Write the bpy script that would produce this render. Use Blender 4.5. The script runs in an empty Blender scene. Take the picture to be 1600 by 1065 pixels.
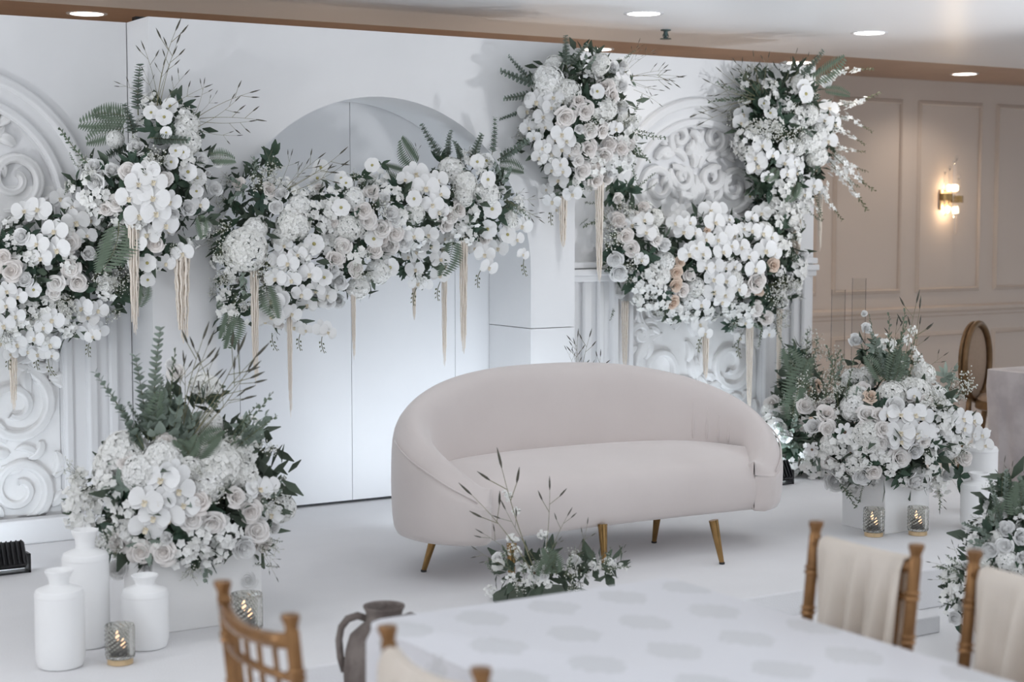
import bpy, math, random
from mathutils import Vector, Matrix, Quaternion
R = random.Random(7)
SC = bpy.context.scene
COL = SC.collection
PI = math.pi
# ------------------------------------------------------------------ camera
F_PX, TH, CAMZ, HORIZ = 2595.0, math.radians(31.9), 1.67, 335.0
PITCH = math.atan((532.5-HORIZ)/F_PX)
cam_d = bpy.data.cameras.new('camera'); CAM = bpy.data.objects.new('camera', cam_d); COL.objects.link(CAM)
CAM.location = (0,0,CAMZ); CAM.rotation_euler = (PI/2-PITCH, 0, -TH)
cam_d.sensor_width = 36; cam_d.lens = F_PX/1600*36; cam_d.clip_start = .05; cam_d.clip_end = 100
cam_d.dof.use_dof = True; cam_d.dof.focus_distance = 7.6; cam_d.dof.aperture_fstop = 2.6
SC.camera = CAM
# ------------------------------------------------------------------ world, lamps, exposure
W = bpy.data.worlds.new('world'); SC.world = W; W.use_nodes = True
bg = W.node_tree.nodes['Background']; bg.inputs[0].default_value = (.86,.92,1,1); bg.inputs[1].default_value = .95
SC.cycles.diffuse_bounces = 6
SC.view_settings.view_transform = 'Standard'; SC.view_settings.look = 'None'
SC.view_settings.gamma = 1; SC.view_settings.use_curve_mapping = False; SC.view_settings.exposure = -.14
def lamp(name, kind, loc, energy, color=(1,1,1), size=.1, rot=(0,0,0), spot=None):
    l = bpy.data.lights.new(name, kind); l.energy = energy; l.color = color
    if kind == 'AREA': l.shape = 'DISK'; l.size = size
    if kind == 'SPOT': l.spot_size = spot; l.spot_blend = .7; l.shadow_soft_size = size
    if kind == 'POINT': l.shadow_soft_size = size
    o = bpy.data.objects.new(name, l); COL.objects.link(o); o.location = loc; o.rotation_euler = rot
    return o
CEIL, STG = 2.73, .17
FILL_W=20
# ceiling downlights of the hall, the same grid as the ones in view, lamps over and behind the photographer
for gy, xs in ((5.5,(.2,2.2,4.2,6.2,8.2)), (3.2,(-1.5,.9,3.3,5.7,8.1)), (.6,(-3.0,0,3.0,6.0))):
    for gx in xs:
        lamp('hall_downlight_lamp','SPOT',(gx,gy,CEIL-.03),6,(1,.97,.94),.09,(0,0,0),2.5)
# added point lamps with no fixture, filling ceiling and backdrop from out of view
for gx,gy,k in ((-2.5,1.0,1),(.3,-1.2,1),(3.0,-.6,1),(5.8,1.0,1),(-1.2,4.6,3.0),(8.6,3.6,1)):
    lamp('fill_point_lamp','POINT',(gx,gy,2.0),FILL_W*k,(.98,.99,1),.18)
# unseen spots added low outside the view to brighten the ceiling from below
for gx,gy,e in ((3.4,1.4,13),(.1,2.4,13),(7.6,2.6,16)):
    lamp('ceiling_fill_lamp','SPOT',(gx,gy,.5),e*9,(.92,.96,1),.12,(PI,0,0),2.6)
def aimed(loc, tgt, e, ang, col):  # more added fill spots, turned towards a point on the ceiling
    o = lamp('ceiling_fill_lamp','SPOT',loc,e,col,.12,(0,0,0),ang); o.rotation_euler = (Vector(tgt)-Vector(loc)).to_track_quat('-Z','Y').to_euler()
aimed((7.7,4.4,.4),(6.0,6.4,CEIL),260,1.25,(.95,.97,1))
aimed((-.6,5.7,.4),(2.6,6.6,CEIL),150,1.0,(.93,.96,1))
# ------------------------------------------------------------------ pixel -> point helpers
fw = Vector((math.sin(TH)*math.cos(PITCH), math.cos(TH)*math.cos(PITCH), -math.sin(PITCH)))
rt = Vector((math.cos(TH), -math.sin(TH), 0)); up = rt.cross(fw)
O = Vector((0,0,CAMZ))
def ray(x,y): return fw + rt*((x-800)/F_PX) + up*((532.5-y)/F_PX)
def onY(x,y,Y): r = ray(x,y); return O + r*(Y/r.y)
def onZ(x,y,Z): r = ray(x,y); return O + r*((Z-CAMZ)/r.z)
def atd(x,y,d): return O + ray(x,y)*d
# ------------------------------------------------------------------ materials
MATS = {}
def mat(name, col, rough=.6, metal=0, rnd=None, noise=None, bump=None, emit=None, estr=1, trans=0, sheen=0, transl=0, ior=1.45, coat=0):
    if name in MATS: return MATS[name]
    m = bpy.data.materials.new(name); m.use_nodes = True; nt = m.node_tree; p = nt.nodes['Principled BSDF']
    p.inputs['Base Color'].default_value = (*col,1); p.inputs['Roughness'].default_value = rough; p.inputs['Metallic'].default_value = metal
    p.inputs['IOR'].default_value = ior; p.inputs['Transmission Weight'].default_value = trans; p.inputs['Sheen Weight'].default_value = sheen
    p.inputs['Coat Weight'].default_value = coat
    src = None
    if rnd:
        oi = nt.nodes.new('ShaderNodeObjectInfo'); mx = nt.nodes.new('ShaderNodeMix'); mx.data_type = 'RGBA'
        nt.links.new(oi.outputs['Random'], mx.inputs[0]); mx.inputs[6].default_value = (*col,1); mx.inputs[7].default_value = (*rnd,1); src = mx.outputs[2]
    if noise:
        sc, col2, lo, hi = noise
        tc = nt.nodes.new('ShaderNodeTexCoord'); nz = nt.nodes.new('ShaderNodeTexNoise'); nz.inputs['Scale'].default_value = sc; nz.inputs['Detail'].default_value = 4
        mr = nt.nodes.new('ShaderNodeMapRange'); mr.inputs[1].default_value = lo; mr.inputs[2].default_value = hi
        mx = nt.nodes.new('ShaderNodeMix'); mx.data_type = 'RGBA'
        nt.links.new(tc.outputs['Object'], nz.inputs['Vector']); nt.links.new(nz.outputs[0], mr.inputs[0]); nt.links.new(mr.outputs[0], mx.inputs[0])
        if src: nt.links.new(src, mx.inputs[6])
        else: mx.inputs[6].default_value = (*col,1)
        mx.inputs[7].default_value = (*col2,1); src = mx.outputs[2]
    if src: nt.links.new(src, p.inputs['Base Color'])
    if bump:
        sc, st = bump
        tc = nt.nodes.new('ShaderNodeTexCoord'); nz = nt.nodes.new('ShaderNodeTexNoise'); nz.inputs['Scale'].default_value = sc
        b = nt.nodes.new('ShaderNodeBump'); b.inputs['Strength'].default_value = st; b.inputs['Distance'].default_value = .01
        nt.links.new(tc.outputs['Object'], nz.inputs['Vector']); nt.links.new(nz.outputs[0], b.inputs['Height']); nt.links.new(b.outputs[0], p.inputs['Normal'])
    if emit: p.inputs['Emission Color'].default_value = (*emit,1); p.inputs['Emission Strength'].default_value = estr
    if transl:
        t = nt.nodes.new('ShaderNodeBsdfTranslucent'); t.inputs[0].default_value = (*col,1); ms = nt.nodes.new('ShaderNodeMixShader'); ms.inputs[0].default_value = transl
        if src: nt.links.new(src, t.inputs[0])
        out = nt.nodes['Material Output']; nt.links.new(p.outputs[0], ms.inputs[1]); nt.links.new(t.outputs[0], ms.inputs[2]); nt.links.new(ms.outputs[0], out.inputs[0])
    MATS[name] = m; return m
M = dict(
 stage=mat('stage_carpet',(.79,.785,.795),.85,noise=(3,(.76,.755,.765),.35,.7),bump=(180,.15)),
 floor=mat('hall_floor',(.76,.755,.76),.7,noise=(2,(.73,.725,.73),.3,.7)),
 wall=mat('taupe_wall',(.57,.49,.43),.6,noise=(1.5,(.55,.47,.41),.35,.7)),
 ceil=mat('ceiling_paint',(.87,.88,.895),.30,noise=(.8,(.85,.86,.875),.35,.7),ior=1.6),
 brown_strip=mat('brown_ceiling',(.40,.26,.17),.35,noise=(4,(.35,.22,.14),.35,.7)),
 panel=mat('white_panel',(.78,.78,.785),.55,noise=(2.5,(.75,.75,.757),.35,.7)),
 carve=mat('carved_plaster',(.82,.815,.81),.6,noise=(14,(.78,.775,.77),.4,.7)),
 board=mat('niche_board',(.78,.78,.79),.5,noise=(2,(.75,.75,.76),.35,.7)),
 black=mat('black_plastic',(.018,.018,.02),.45,noise=(20,(.03,.03,.03),.4,.7)),
 velvet=mat('blush_velvet',(.70,.635,.612),.8,noise=(2.2,(.65,.585,.562),.35,.7),sheen=.5,bump=(300,.06)),
 brass=mat('brass_leg',(.36,.22,.09),.22,1,noise=(30,(.30,.18,.07),.4,.7)),
 gold=mat('gold_paint',(.29,.15,.06),.24,.55,noise=(18,(.20,.10,.04),.4,.7)),
 frame=mat('antique_gold',(.20,.12,.06),.4,.5,noise=(18,(.14,.085,.04),.4,.7)),
 uphol=mat('taupe_upholstery',(.36,.26,.19),.8,noise=(40,(.33,.24,.17),.4,.7)),
 drape=mat('cream_organza',(.88,.81,.735),.75,noise=(9,(.82,.75,.67),.35,.7),transl=.35),
 lilac=mat('lilac_cloth',(.52,.48,.48),.5,noise=(6,(.40,.36,.365),.4,.62),sheen=.3),
 ceramic=mat('white_ceramic',(.89,.89,.89),.6,noise=(6,(.87,.87,.87),.4,.7)),
 plinth=mat('white_plinth',(.86,.855,.85),.65,noise=(5,(.83,.825,.82),.4,.7)),
 clay=mat('grey_clay',(.12,.097,.088),.85,noise=(14,(.20,.17,.155),.4,.65),bump=(60,.6)),
 smoke=mat('smoked_glass',(.80,.80,.76),.05,trans=.95,noise=(5,(.76,.76,.72),.4,.6)),
 clear=mat('clear_crystal',(.97,.97,.97),.03,trans=1,noise=(5,(.95,.95,.95),.4,.6)),
 bandgold=mat('candle_band',(.72,.54,.33),.4,.5,noise=(30,(.62,.46,.27),.4,.6)),
 darkwax=mat('dark_wax',(.03,.025,.02),.5,noise=(30,(.05,.04,.03),.4,.6)),
 flame=mat('flame_glow',(1,.7,.45),.5,emit=(1,.62,.38),estr=2.8,noise=(8,(1,.75,.5),.4,.6)),
 lens=mat('downlight_lens',(1,1,1),.5,emit=(1,.97,.93),estr=6,noise=(8,(.95,.95,.95),.4,.6)),
 bulb=mat('warm_bulb',(1,.9,.7),.5,emit=(1,.80,.55),estr=9,noise=(8,(1,.85,.6),.4,.6)),
 ring=mat('downlight_ring',(.70,.70,.72),.4,noise=(8,(.66,.66,.68),.4,.6)),
 steel=mat('sprinkler_steel',(.06,.10,.10),.4,.6,noise=(20,(.10,.15,.15),.4,.6)),
 led=mat('flood_lens',(.9,.95,1),.4,emit=(.86,.93,1),estr=4,noise=(8,(.85,.9,.95),.4,.6)),
 white=mat('white_petal',(.90,.90,.90),.55,rnd=(.86,.855,.845),noise=(9,(.87,.87,.86),.4,.7),transl=.10),
 hyd=mat('hydrangea_petal',(.90,.90,.885),.6,rnd=(.87,.865,.83),noise=(7,(.86,.86,.83),.4,.7),transl=.10),
 cream=mat('cream_petal',(.86,.845,.825),.55,rnd=(.85,.80,.765),noise=(8,(.84,.80,.77),.4,.7),transl=.10),
 peach=mat('peach_petal',(.80,.63,.50),.55,rnd=(.76,.60,.49),noise=(8,(.78,.66,.55),.4,.7),transl=.10),
 lip=mat('orchid_lip',(.72,.62,.42),.5,noise=(30,(.78,.74,.66),.4,.6)),
 eye=mat('flower_eye',(.46,.40,.16),.6,noise=(30,(.36,.33,.12),.4,.6)),
 darkeye=mat('dark_flower_eye',(.10,.06,.04),.6,noise=(30,(.16,.09,.05),.4,.6)),
 gyp=mat('gypsophila_bud',(.80,.80,.77),.6,rnd=(.74,.74,.70),noise=(30,(.74,.74,.68),.4,.6)),
 stem=mat('green_stem',(.11,.13,.065),.6,noise=(20,(.16,.15,.08),.4,.6)),
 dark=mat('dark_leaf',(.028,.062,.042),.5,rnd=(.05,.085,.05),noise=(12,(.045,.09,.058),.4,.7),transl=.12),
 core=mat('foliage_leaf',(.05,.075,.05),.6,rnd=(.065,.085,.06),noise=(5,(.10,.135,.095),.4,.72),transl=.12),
 sage=mat('sage_leaf',(.20,.255,.215),.6,rnd=(.28,.33,.28),noise=(9,(.27,.33,.28),.4,.7),transl=.15),
 fern=mat('fern_leaf',(.11,.155,.105),.6,rnd=(.15,.19,.14),noise=(9,(.15,.20,.14),.4,.7),transl=.15),
 seed=mat('grass_seed_head',(.055,.052,.042),.7,rnd=(.09,.085,.065),noise=(30,(.09,.085,.06),.4,.6)),
 straw=mat('grass_stalk',(.20,.185,.105),.7,rnd=(.16,.165,.09),noise=(20,(.26,.235,.15),.4,.6)),
 tass=mat('amaranthus_string',(.86,.78,.69),.8,rnd=(.86,.80,.73),noise=(40,(.76,.67,.57),.4,.65)),
)
def thin_glass():
    m = bpy.data.materials.new('thin_clear_glass'); m.use_nodes = True; nt = m.node_tree; nt.nodes.remove(nt.nodes['Principled BSDF'])
    t = nt.nodes.new('ShaderNodeBsdfTransparent'); g = nt.nodes.new('ShaderNodeBsdfGlossy'); g.inputs['Roughness'].default_value = .03
    lw = nt.nodes.new('ShaderNodeLayerWeight'); lw.inputs[0].default_value = .06; ms = nt.nodes.new('ShaderNodeMixShader'); t.inputs[0].default_value = (.95,.95,.945,1)
    nt.links.new(lw.outputs[0], ms.inputs[0]); nt.links.new(t.outputs[0], ms.inputs[1]); nt.links.new(g.outputs[0], ms.inputs[2]); nt.links.new(ms.outputs[0], nt.nodes['Material Output'].inputs[0])
    return m
M['thin'] = thin_glass()
# damask tablecloth: staggered pale grey leaf motifs woven in white
def cloth_mat():
    m = mat('damask_cloth',(.80,.80,.82),.42,sheen=.2); nt = m.node_tree; p = nt.nodes['Principled BSDF']
    tc = nt.nodes.new('ShaderNodeTexCoord'); sp = nt.nodes.new('ShaderNodeSeparateXYZ'); nt.links.new(tc.outputs['Object'], sp.inputs[0])
    def mth(op,a,b=None):
        n = nt.nodes.new('ShaderNodeMath'); n.operation = op
        for i,v in enumerate((a,b)):
            if v is None: continue
            if isinstance(v,(int,float)): n.inputs[i].default_value = v
            else: nt.links.new(v,n.inputs[i])
        return n.outputs[0]
    ry = mth('DIVIDE', sp.outputs[1], .235); row = mth('FLOOR', ry)
    fx = mth('ADD', mth('DIVIDE', sp.outputs[0], .20), mth('MULTIPLY', mth('MODULO', row, 2), .5))
    u = mth('SUBTRACT', mth('FRACT', fx), .5); v = mth('SUBTRACT', mth('FRACT', ry), .5)
    w = mth('SUBTRACT', .34, mth('MULTIPLY', mth('MULTIPLY', v, v), 2.4))
    nz = nt.nodes.new('ShaderNodeTexNoise'); nz.inputs['Scale'].default_value = 55; nt.links.new(tc.outputs['Object'], nz.inputs['Vector'])
    d = mth('SUBTRACT', w, mth('ABSOLUTE', u)); d = mth('ADD', d, mth('MULTIPLY', mth('SUBTRACT', nz.outputs[0], .5), .28))
    inside = mth('MULTIPLY', mth('GREATER_THAN', d, .04), mth('LESS_THAN', mth('ABSOLUTE', v), .40))
    mx = nt.nodes.new('ShaderNodeMix'); mx.data_type = 'RGBA'; nt.links.new(mth('MULTIPLY', inside, .75), mx.inputs[0])
    mx.inputs[6].default_value = (.68,.68,.715,1); mx.inputs[7].default_value = (.55,.555,.57,1); nt.links.new(mx.outputs[2], p.inputs['Base Color'])
    return m
M['cloth'] = cloth_mat()
# ------------------------------------------------------------------ mesh building
class MB:
    def __init__(s): s.v = []; s.f = []
    def add(s, vs, fs, mtx=None):
        o = len(s.v)
        s.v += [tuple(mtx @ Vector(p)) for p in vs] if mtx else [tuple(p) for p in vs]
        s.f += [tuple(i+o for i in f) for f in fs]; return s
    def box(s, a, b, mtx=None, bev=0):
        (x0,y0,z0),(x1,y1,z1) = a,b
        if bev:
            e = bev
            def ringz(z,i): return [(x0+i,y0+e,z),(x0+e,y0+i,z),(x1-e,y0+i,z),(x1-i,y0+e,z),(x1-i,y1-e,z),(x1-e,y1-i,z),(x0+e,y1-i,z),(x0+i,y1-e,z)]
            e2 = e
            vs = ringz(z0,e2*.6)+ringz(z0+e,0)+ringz(z1-e,0)+ringz(z1,e2*.6)
            fs = [tuple(range(7,-1,-1)), tuple(range(24,32))]
            for k in range(3):
                for i in range(8): j=(i+1)%8; fs.append((k*8+i,k*8+j,k*8+8+j,k*8+8+i))
            return s.add(vs,fs,mtx)
        vs = [(x0,y0,z0),(x1,y0,z0),(x1,y1,z0),(x0,y1,z0),(x0,y0,z1),(x1,y0,z1),(x1,y1,z1),(x0,y1,z1)]
        return s.add(vs,[(0,3,2,1),(4,5,6,7),(0,1,5,4),(1,2,6,5),(2,3,7,6),(3,0,4,7)],mtx)
    def lathe(s, prof, n=24, mtx=None, cap=True):
        vs=[];fs=[]
        for r,z in prof:
            for i in range(n): a=2*PI*i/n; vs.append((r*math.cos(a),r*math.sin(a),z))
        for k in range(len(prof)-1):
            for i in range(n): j=(i+1)%n; fs.append((k*n+i,k*n+j,k*n+n+j,k*n+n+i))
        if cap: fs.append(tuple(range(n-1,-1,-1))); fs.append(tuple(range((len(prof)-1)*n,len(prof)*n)))
        return s.add(vs,fs,mtx)
    def tube(s, pts, rad, n=6, cap=True):
        pts=[Vector(p) for p in pts]; m=len(pts); vs=[];fs=[]
        if not hasattr(rad,'__len__'): rad=[rad]*m
        ref=None
        for k in range(m):
            t=(pts[min(k+1,m-1)]-pts[max(k-1,0)]).normalized()
            if ref is None:
                ref = t.orthogonal().normalized()
            ref=(ref-t*ref.dot(t)).normalized(); b=t.cross(ref)
            for i in range(n):
                a=2*PI*i/n; vs.append(pts[k]+(ref*math.cos(a)+b*math.sin(a))*rad[k])
        for k in range(m-1):
            for i in range(n): j=(i+1)%n; fs.append((k*n+i,k*n+j,k*n+n+j,k*n+n+i))
        if cap: fs.append(tuple(range(n-1,-1,-1))); fs.append(tuple(range((m-1)*n,m*n)))
        return s.add(vs,fs)
    def grid(s, rows, mtx=None, closed=False):
        n=len(rows[0]); vs=[p for r in rows for p in r]; fs=[]
        for k in range(len(rows)-1):
            for i in range(n if closed else n-1): j=(i+1)%n; fs.append((k*n+i,k*n+j,k*n+n+j,k*n+n+i))
        return s.add(vs,fs,mtx)
    def mesh(s, name, m, smooth=True, fix=False):
        me=bpy.data.meshes.new(name); me.from_pydata(s.v,[],s.f); me.materials.append(m)
        if fix:
            import bmesh
            b=bmesh.new(); b.from_mesh(me); bmesh.ops.recalc_face_normals(b,faces=b.faces); b.to_mesh(me); b.free()
        if smooth:
            me.polygons.foreach_set('use_smooth',[True]*len(me.polygons))
            if smooth=='auto':
                try: me.set_sharp_from_angle(angle=math.radians(38))
                except Exception: pass
        me.update(); return me
def obj(name, me, parent=None, loc=None, mtx=None):
    o=bpy.data.objects.new(name,me); COL.objects.link(o)
    if parent: o.parent=parent
    if mtx is not None: o.matrix_local=mtx
    elif loc is not None: o.location=loc
    return o
def tag(o,label=None,cat=None,group=None,kind=None):
    if label: o['label']=label
    if cat: o['category']=cat
    if group: o['group']=group
    if kind: o['kind']=kind
    return o
def thing(name,label,cat,loc=(0,0,0),rz=0,group=None):
    o=bpy.data.objects.new(name,None); COL.objects.link(o); o.location=loc; o.rotation_euler=(0,0,rz); o.empty_display_size=.1
    return tag(o,label,cat,group)
def copy_tree(o,parent=None,link=None):
    c=o.copy(); COL.objects.link(c); c.parent=parent
    for ch in list(o.children): copy_tree(ch,c)
    return c
def subsurf(o,l=1):
    md=o.modifiers.new('subdivision','SUBSURF'); md.levels=l; md.render_levels=l; return o
def bevel(o,w=.004,seg=2):
    md=o.modifiers.new('bevel','BEVEL'); md.width=w; md.segments=seg; md.limit_method='ANGLE'; return o
# ================================================================== THE SETTING
floor=obj('floor',MB().box((-7,-5,-.1),(16,9.54,0)).mesh('floor',M['floor'],False)); tag(floor,kind='structure')
ceiling=obj('ceiling',MB().box((-7,-5,CEIL),(16,8.42,CEIL+.1)).mesh('ceiling',M['ceil'],False)); tag(ceiling,kind='structure')
ceil_strip=obj('trim_1',MB().box((-7,8.42,CEIL),(16,9.54,CEIL+.1)).mesh('trim',M['brown_strip'],False)); tag(ceil_strip,'brown ceiling strip running above the back wall',kind='structure')  # far part of the ceiling, given a brown base colour
WY=9.54
wall=obj('wall_back',MB().box((-7,WY,0),(16,WY+.12,CEIL+.1)).mesh('wall',M['wall'],False)); tag(wall,kind='structure')
def moulding(x0,x1,z0,z1,w=.035,t=.022):
    mb=MB()   # mitred picture-frame moulding with a stepped profile
    prof=[(0,0),(.25,.55),(.45,.45),(.7,1),(1,.35),(1,0)]
    rows=[]
    for q,h in prof:
        i=q*w
        rows.append([(x0+i,WY-h*t-.001,z0+i),(x1-i,WY-h*t-.001,z0+i),(x1-i,WY-h*t-.001,z1-i),(x0+i,WY-h*t-.001,z1-i)])
    mb.grid(rows,closed=True); return mb.mesh('panel_moulding',M['wall'],False,True)
for k in range(-8,7):
    x0=8.83+.888*k
    if x0<-6: continue
    obj('panel_moulding',moulding(x0,x0+.73,1.05,2.57),wall)
    obj('panel_moulding',moulding(x0,x0+.73,.22,.73),wall)
rail=MB(); rail.grid([[(-7,WY-y,z),(16,WY-y,z)] for y,z in ((0,.85),(.02,.86),(.018,.88),(.045,.90),(.05,.925),(.03,.935),(0,.94))])
obj('chair_rail',rail.mesh('chair_rail',M['wall'],False,True),wall)
b=MB().box((-7,WY-.02,0),(16,WY,.12)); obj('baseboard_back',b.mesh('baseboard',M['wall'],False)); tag(bpy.data.objects['baseboard_back'],kind='structure')
# stage and step
stg=obj('stage_platform',MB().box((-1.5,4.965,0),(7.15,8.3,STG)).mesh('stage',M['stage'],False)); bevel(stg,.008)
tag(stg,'low white carpeted stage carrying the sofa and floral backdrop','stage')
stp=obj('stage_step',MB().box((-1.5,4.655,0),(4.92,4.962,.07)).mesh('step',M['stage'],False)); bevel(stp,.006)
tag(stp,'low white carpeted step along the front of the stage','step')
# downlights
def downlight(x,y,label,power,col,low=0):
    t=thing('downlight',label,'downlight',(x,y,CEIL),0,'recessed ceiling downlights')
    obj('ring',MB().lathe([(.085,-.002),(.105,-.004),(.108,-.001),(.108,.0)],28,cap=False).mesh('ring',M['ring']),t)
    obj('lens',MB().lathe([(.086,-.004),(.05,-.006),(.001,-.006)],28,cap=False).mesh('lens',M['lens']),t)
    l=lamp('downlight_lamp','SPOT',(0,0,-.02),power,col,.08,(0,0,0),2.5); l.parent=t
WARM=(1,.86,.72)
for x,y,lb,pw,c in ((2.79,8.74,'round ceiling downlight over the left carved panel',95,WARM),(4.48,8.80,'small sliver of ceiling downlight above the white arch',95,WARM),
  (6.17,8.87,'round ceiling downlight behind the floral cluster atop the arch',95,WARM),(7.9,8.9,'round ceiling downlight above the top right floral cluster',26,WARM),
  (9.6,8.95,'round ceiling downlight in front of the panelled taupe wall',30,WARM),
  (5.29,7.18,'round ceiling downlight nearest the small dark sprinkler',10,(1,.95,.9)),(6.97,7.24,'round ceiling downlight on the white ceiling left of the wall downlight',10,(1,.95,.9))):
    downlight(x,y,lb,pw,c)
for x in (1.92,3.6): lamp('hall_downlight_lamp','SPOT',(x,6.6,CEIL-.03),4,(1,.95,.9),.09,(0,0,0),2.4)
sp=thing('fire_sprinkler','small dark metal fire sprinkler head hanging from the white ceiling','sprinkler',(5.86,7.74,CEIL))
obj('body',MB().lathe([(.03,0),(.03,-.006),(.012,-.01),(.012,-.035),(.008,-.038),(.008,-.05)],12).mesh('body',M['steel'],'auto'),sp)
obj('deflector',MB().lathe([(.032,-.05),(.034,-.054),(.006,-.056)],12).mesh('deflector',M['steel'],'auto'),sp)
for s in (-1,1): obj('frame_arm',MB().tube([(.012*s,0,-.02),(.02*s,0,-.035),(.008*s,0,-.052)],.003).mesh('arm',M['steel']),sp)
# ------------------------------------------------------------------ backdrop panels
PT=2.56
def arch_slab(x0,x1,z0,z1,cx,hw,zs,yf,yb,n=40,jl=True,jr=True):
    mb=MB(); A=[(cx-hw*math.cos(PI*i/n),zs+hw*math.sin(PI*i/n)) for i in range(n+1)]
    fr=[[(x,yf,z) for x,z in A],[(x,yf,z1) for x,z in A]]; mb.grid(fr)
    mb.grid([[(x,yb,z1) for x,z in A],[(x,yb,z) for x,z in A]])
    mb.grid([[(x,yb,z) for x,z in A],[(x,yf,z) for x,z in A]])
    mb.grid([[(x,yf,z1) for x,z in A],[(x,yb,z1) for x,z in A]])
    if jl: mb.box((x0,yf,z0),(cx-hw,yb,z1))
    if jr: mb.box((cx+hw,yf,z0),(x1,yb,z1))
    return mb
CX0,CX1,ACX,AHW,AZ=2.61,4.935,3.79,.87,1.375
cp=thing('arch_backdrop','tall white arched backdrop panel standing behind the sofa','backdrop',(0,0,0))
obj('arch_front',arch_slab(CX0,CX1,STG,PT,ACX,AHW,AZ,7.30,7.72,jr=False).mesh('arch_front',M['panel'],'auto'),cp)
jz=onY(860,512,7.3).z
for a,c in ((STG,jz-.002),(jz+.002,PT)): obj('jamb_board',MB().box((ACX+AHW,7.30,a),(CX1,7.72,c)).mesh('jamb_board',M['panel'],False),cp)
sx=onY(548,700,7.74).x
for a,c in ((CX0+.02,sx-.62),(sx-.617,sx),(sx+.003,sx+.62),(sx+.623,CX1-.02)):
    obj('niche_board',MB().box((a,7.725,STG+.016),(c,7.745,PT-.02)).mesh('niche_board',M['board'],False),cp)
obj('gap_shade_strip',MB().box((CX0+.03,7.75,STG),(CX1-.03,7.77,STG+.06)).mesh('gap_shade',M['black'],False),cp)  # black strip colours in the shade of the gap below the boards
obj('backing_frame',MB().box((CX0+.1,7.752,STG+.1),(CX1-.05,7.80,PT+.052)).mesh('backing',M['black'],False),cp)
# carved relief pieces: flat-backed ribbons swept along plane curves
def ribbon(pts,wid,hgt,y0,mb):
    n=len(pts); rows=[]
    for k in range(n):
        x,z=pts[k]; a=pts[max(k-1,0)]; c=pts[min(k+1,n-1)]; tx,tz=c[0]-a[0],c[1]-a[1]; L=math.hypot(tx,tz) or 1; nx,nz=-tz/L,tx/L
        w=wid[k]; h=hgt[k]
        rows.append([(x+nx*w*s,y0-h*q,z+nz*w*s) for s,q in ((-1,0),(-.82,.7),(-.35,1),(0,.72),(.35,1),(.82,.7),(1,0))])
    mb.grid(rows)
def spiral(cx,cz,r,a0,turns,sgn,w=.026,h=.042):
    n=34; P=[];Wd=[];H=[]
    for k in range(n):
        t=k/(n-1); rr=r*(1-.80*t**.8); a=a0+sgn*t*turns*2*PI
        P.append((cx+rr*math.cos(a),cz+rr*math.sin(a))); Wd.append(w*(1-.45*t)*(min(1,k/3+.25))); H.append(h*(1-.2*t)*min(1,k/4+.2))
    return P,Wd,H
def leafcurve(x,z,a,L,bend,w=.03,h=.036):
    n=9;P=[];Wd=[];H=[]; px,pz=x,z
    for k in range(n):
        t=k/(n-1); P.append((px,pz)); ang=a+bend*t; px+=L/n*math.cos(ang); pz+=L/n*math.sin(ang)
        Wd.append(w*math.sin(PI*(.12+.86*t))**.8+.002); H.append(h*(.5+.5*math.sin(PI*t)))
    return P,Wd,H
RELIEF=[]   # (kind, mesh) in panel coordinates: x about the carved centre, z above the stage, y=0 the ground of the relief
rr=random.Random(3)
def rel(kind,cur):
    mb=MB(); ribbon(*cur,0,mb); mb.v=[(x,y,max(.115,z)) for x,y,z in mb.v]; RELIEF.append((kind,mb.mesh(kind,M['carve'],True,True)))
for s in (-1,1):
    S=lambda x:s*x
    A=lambda a: a if s>0 else PI-a
    for cx,cz,r,a0,tn,sg in ((.27,.24,.17,-1.6,1.5,1),(.26,.62,.20,1.7,1.6,-1),(.13,.42,.10,.4,1.3,1),(.30,.97,.15,-1.7,1.5,1),(.15,1.16,.13,1.6,1.5,-1),(.32,1.33,.14,1.2,1.5,-1),(.075,1.43,.075,-1.2,1.4,1),(.28,1.66,.15,-1.9,1.5,1),(.10,1.72,.09,.5,1.3,-1),(.13,1.94,.085,-1.5,1.3,1),(.40,.82,.07,0,1.2,1),(.41,1.16,.06,0,1.2,-1),(.07,.14,.07,1.5,1.2,-1)):
        rel('scroll',spiral(S(cx),cz,r,A(a0),tn,sg*s,w=.024+.03*r))
        for q in range(7):
            a=a0+sg*(.3+q*.78); x=cx+r*1.02*math.cos(a); z=cz+r*1.02*math.sin(a)
            if abs(x)<.02 or x>.44 or z<.05 or (z>1.55 and math.hypot(x,z-1.55)>.44): continue
            rel('carved_leaf',leafcurve(S(x),z,A(a+sg*rr.uniform(.5,1.1)),rr.uniform(.09,.16),sg*s*rr.uniform(.9,1.8),rr.uniform(.018,.028)))
for z0 in (.06,.30,.55,.80,1.02,1.28,1.56,1.80):
    for a in (PI/2,PI/2-.6,PI/2+.6): rel('carved_leaf',leafcurve(0,z0,a,rr.uniform(.14,.2),(0 if a==PI/2 else (.9 if a<PI/2 else -.9)),.028))
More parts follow.
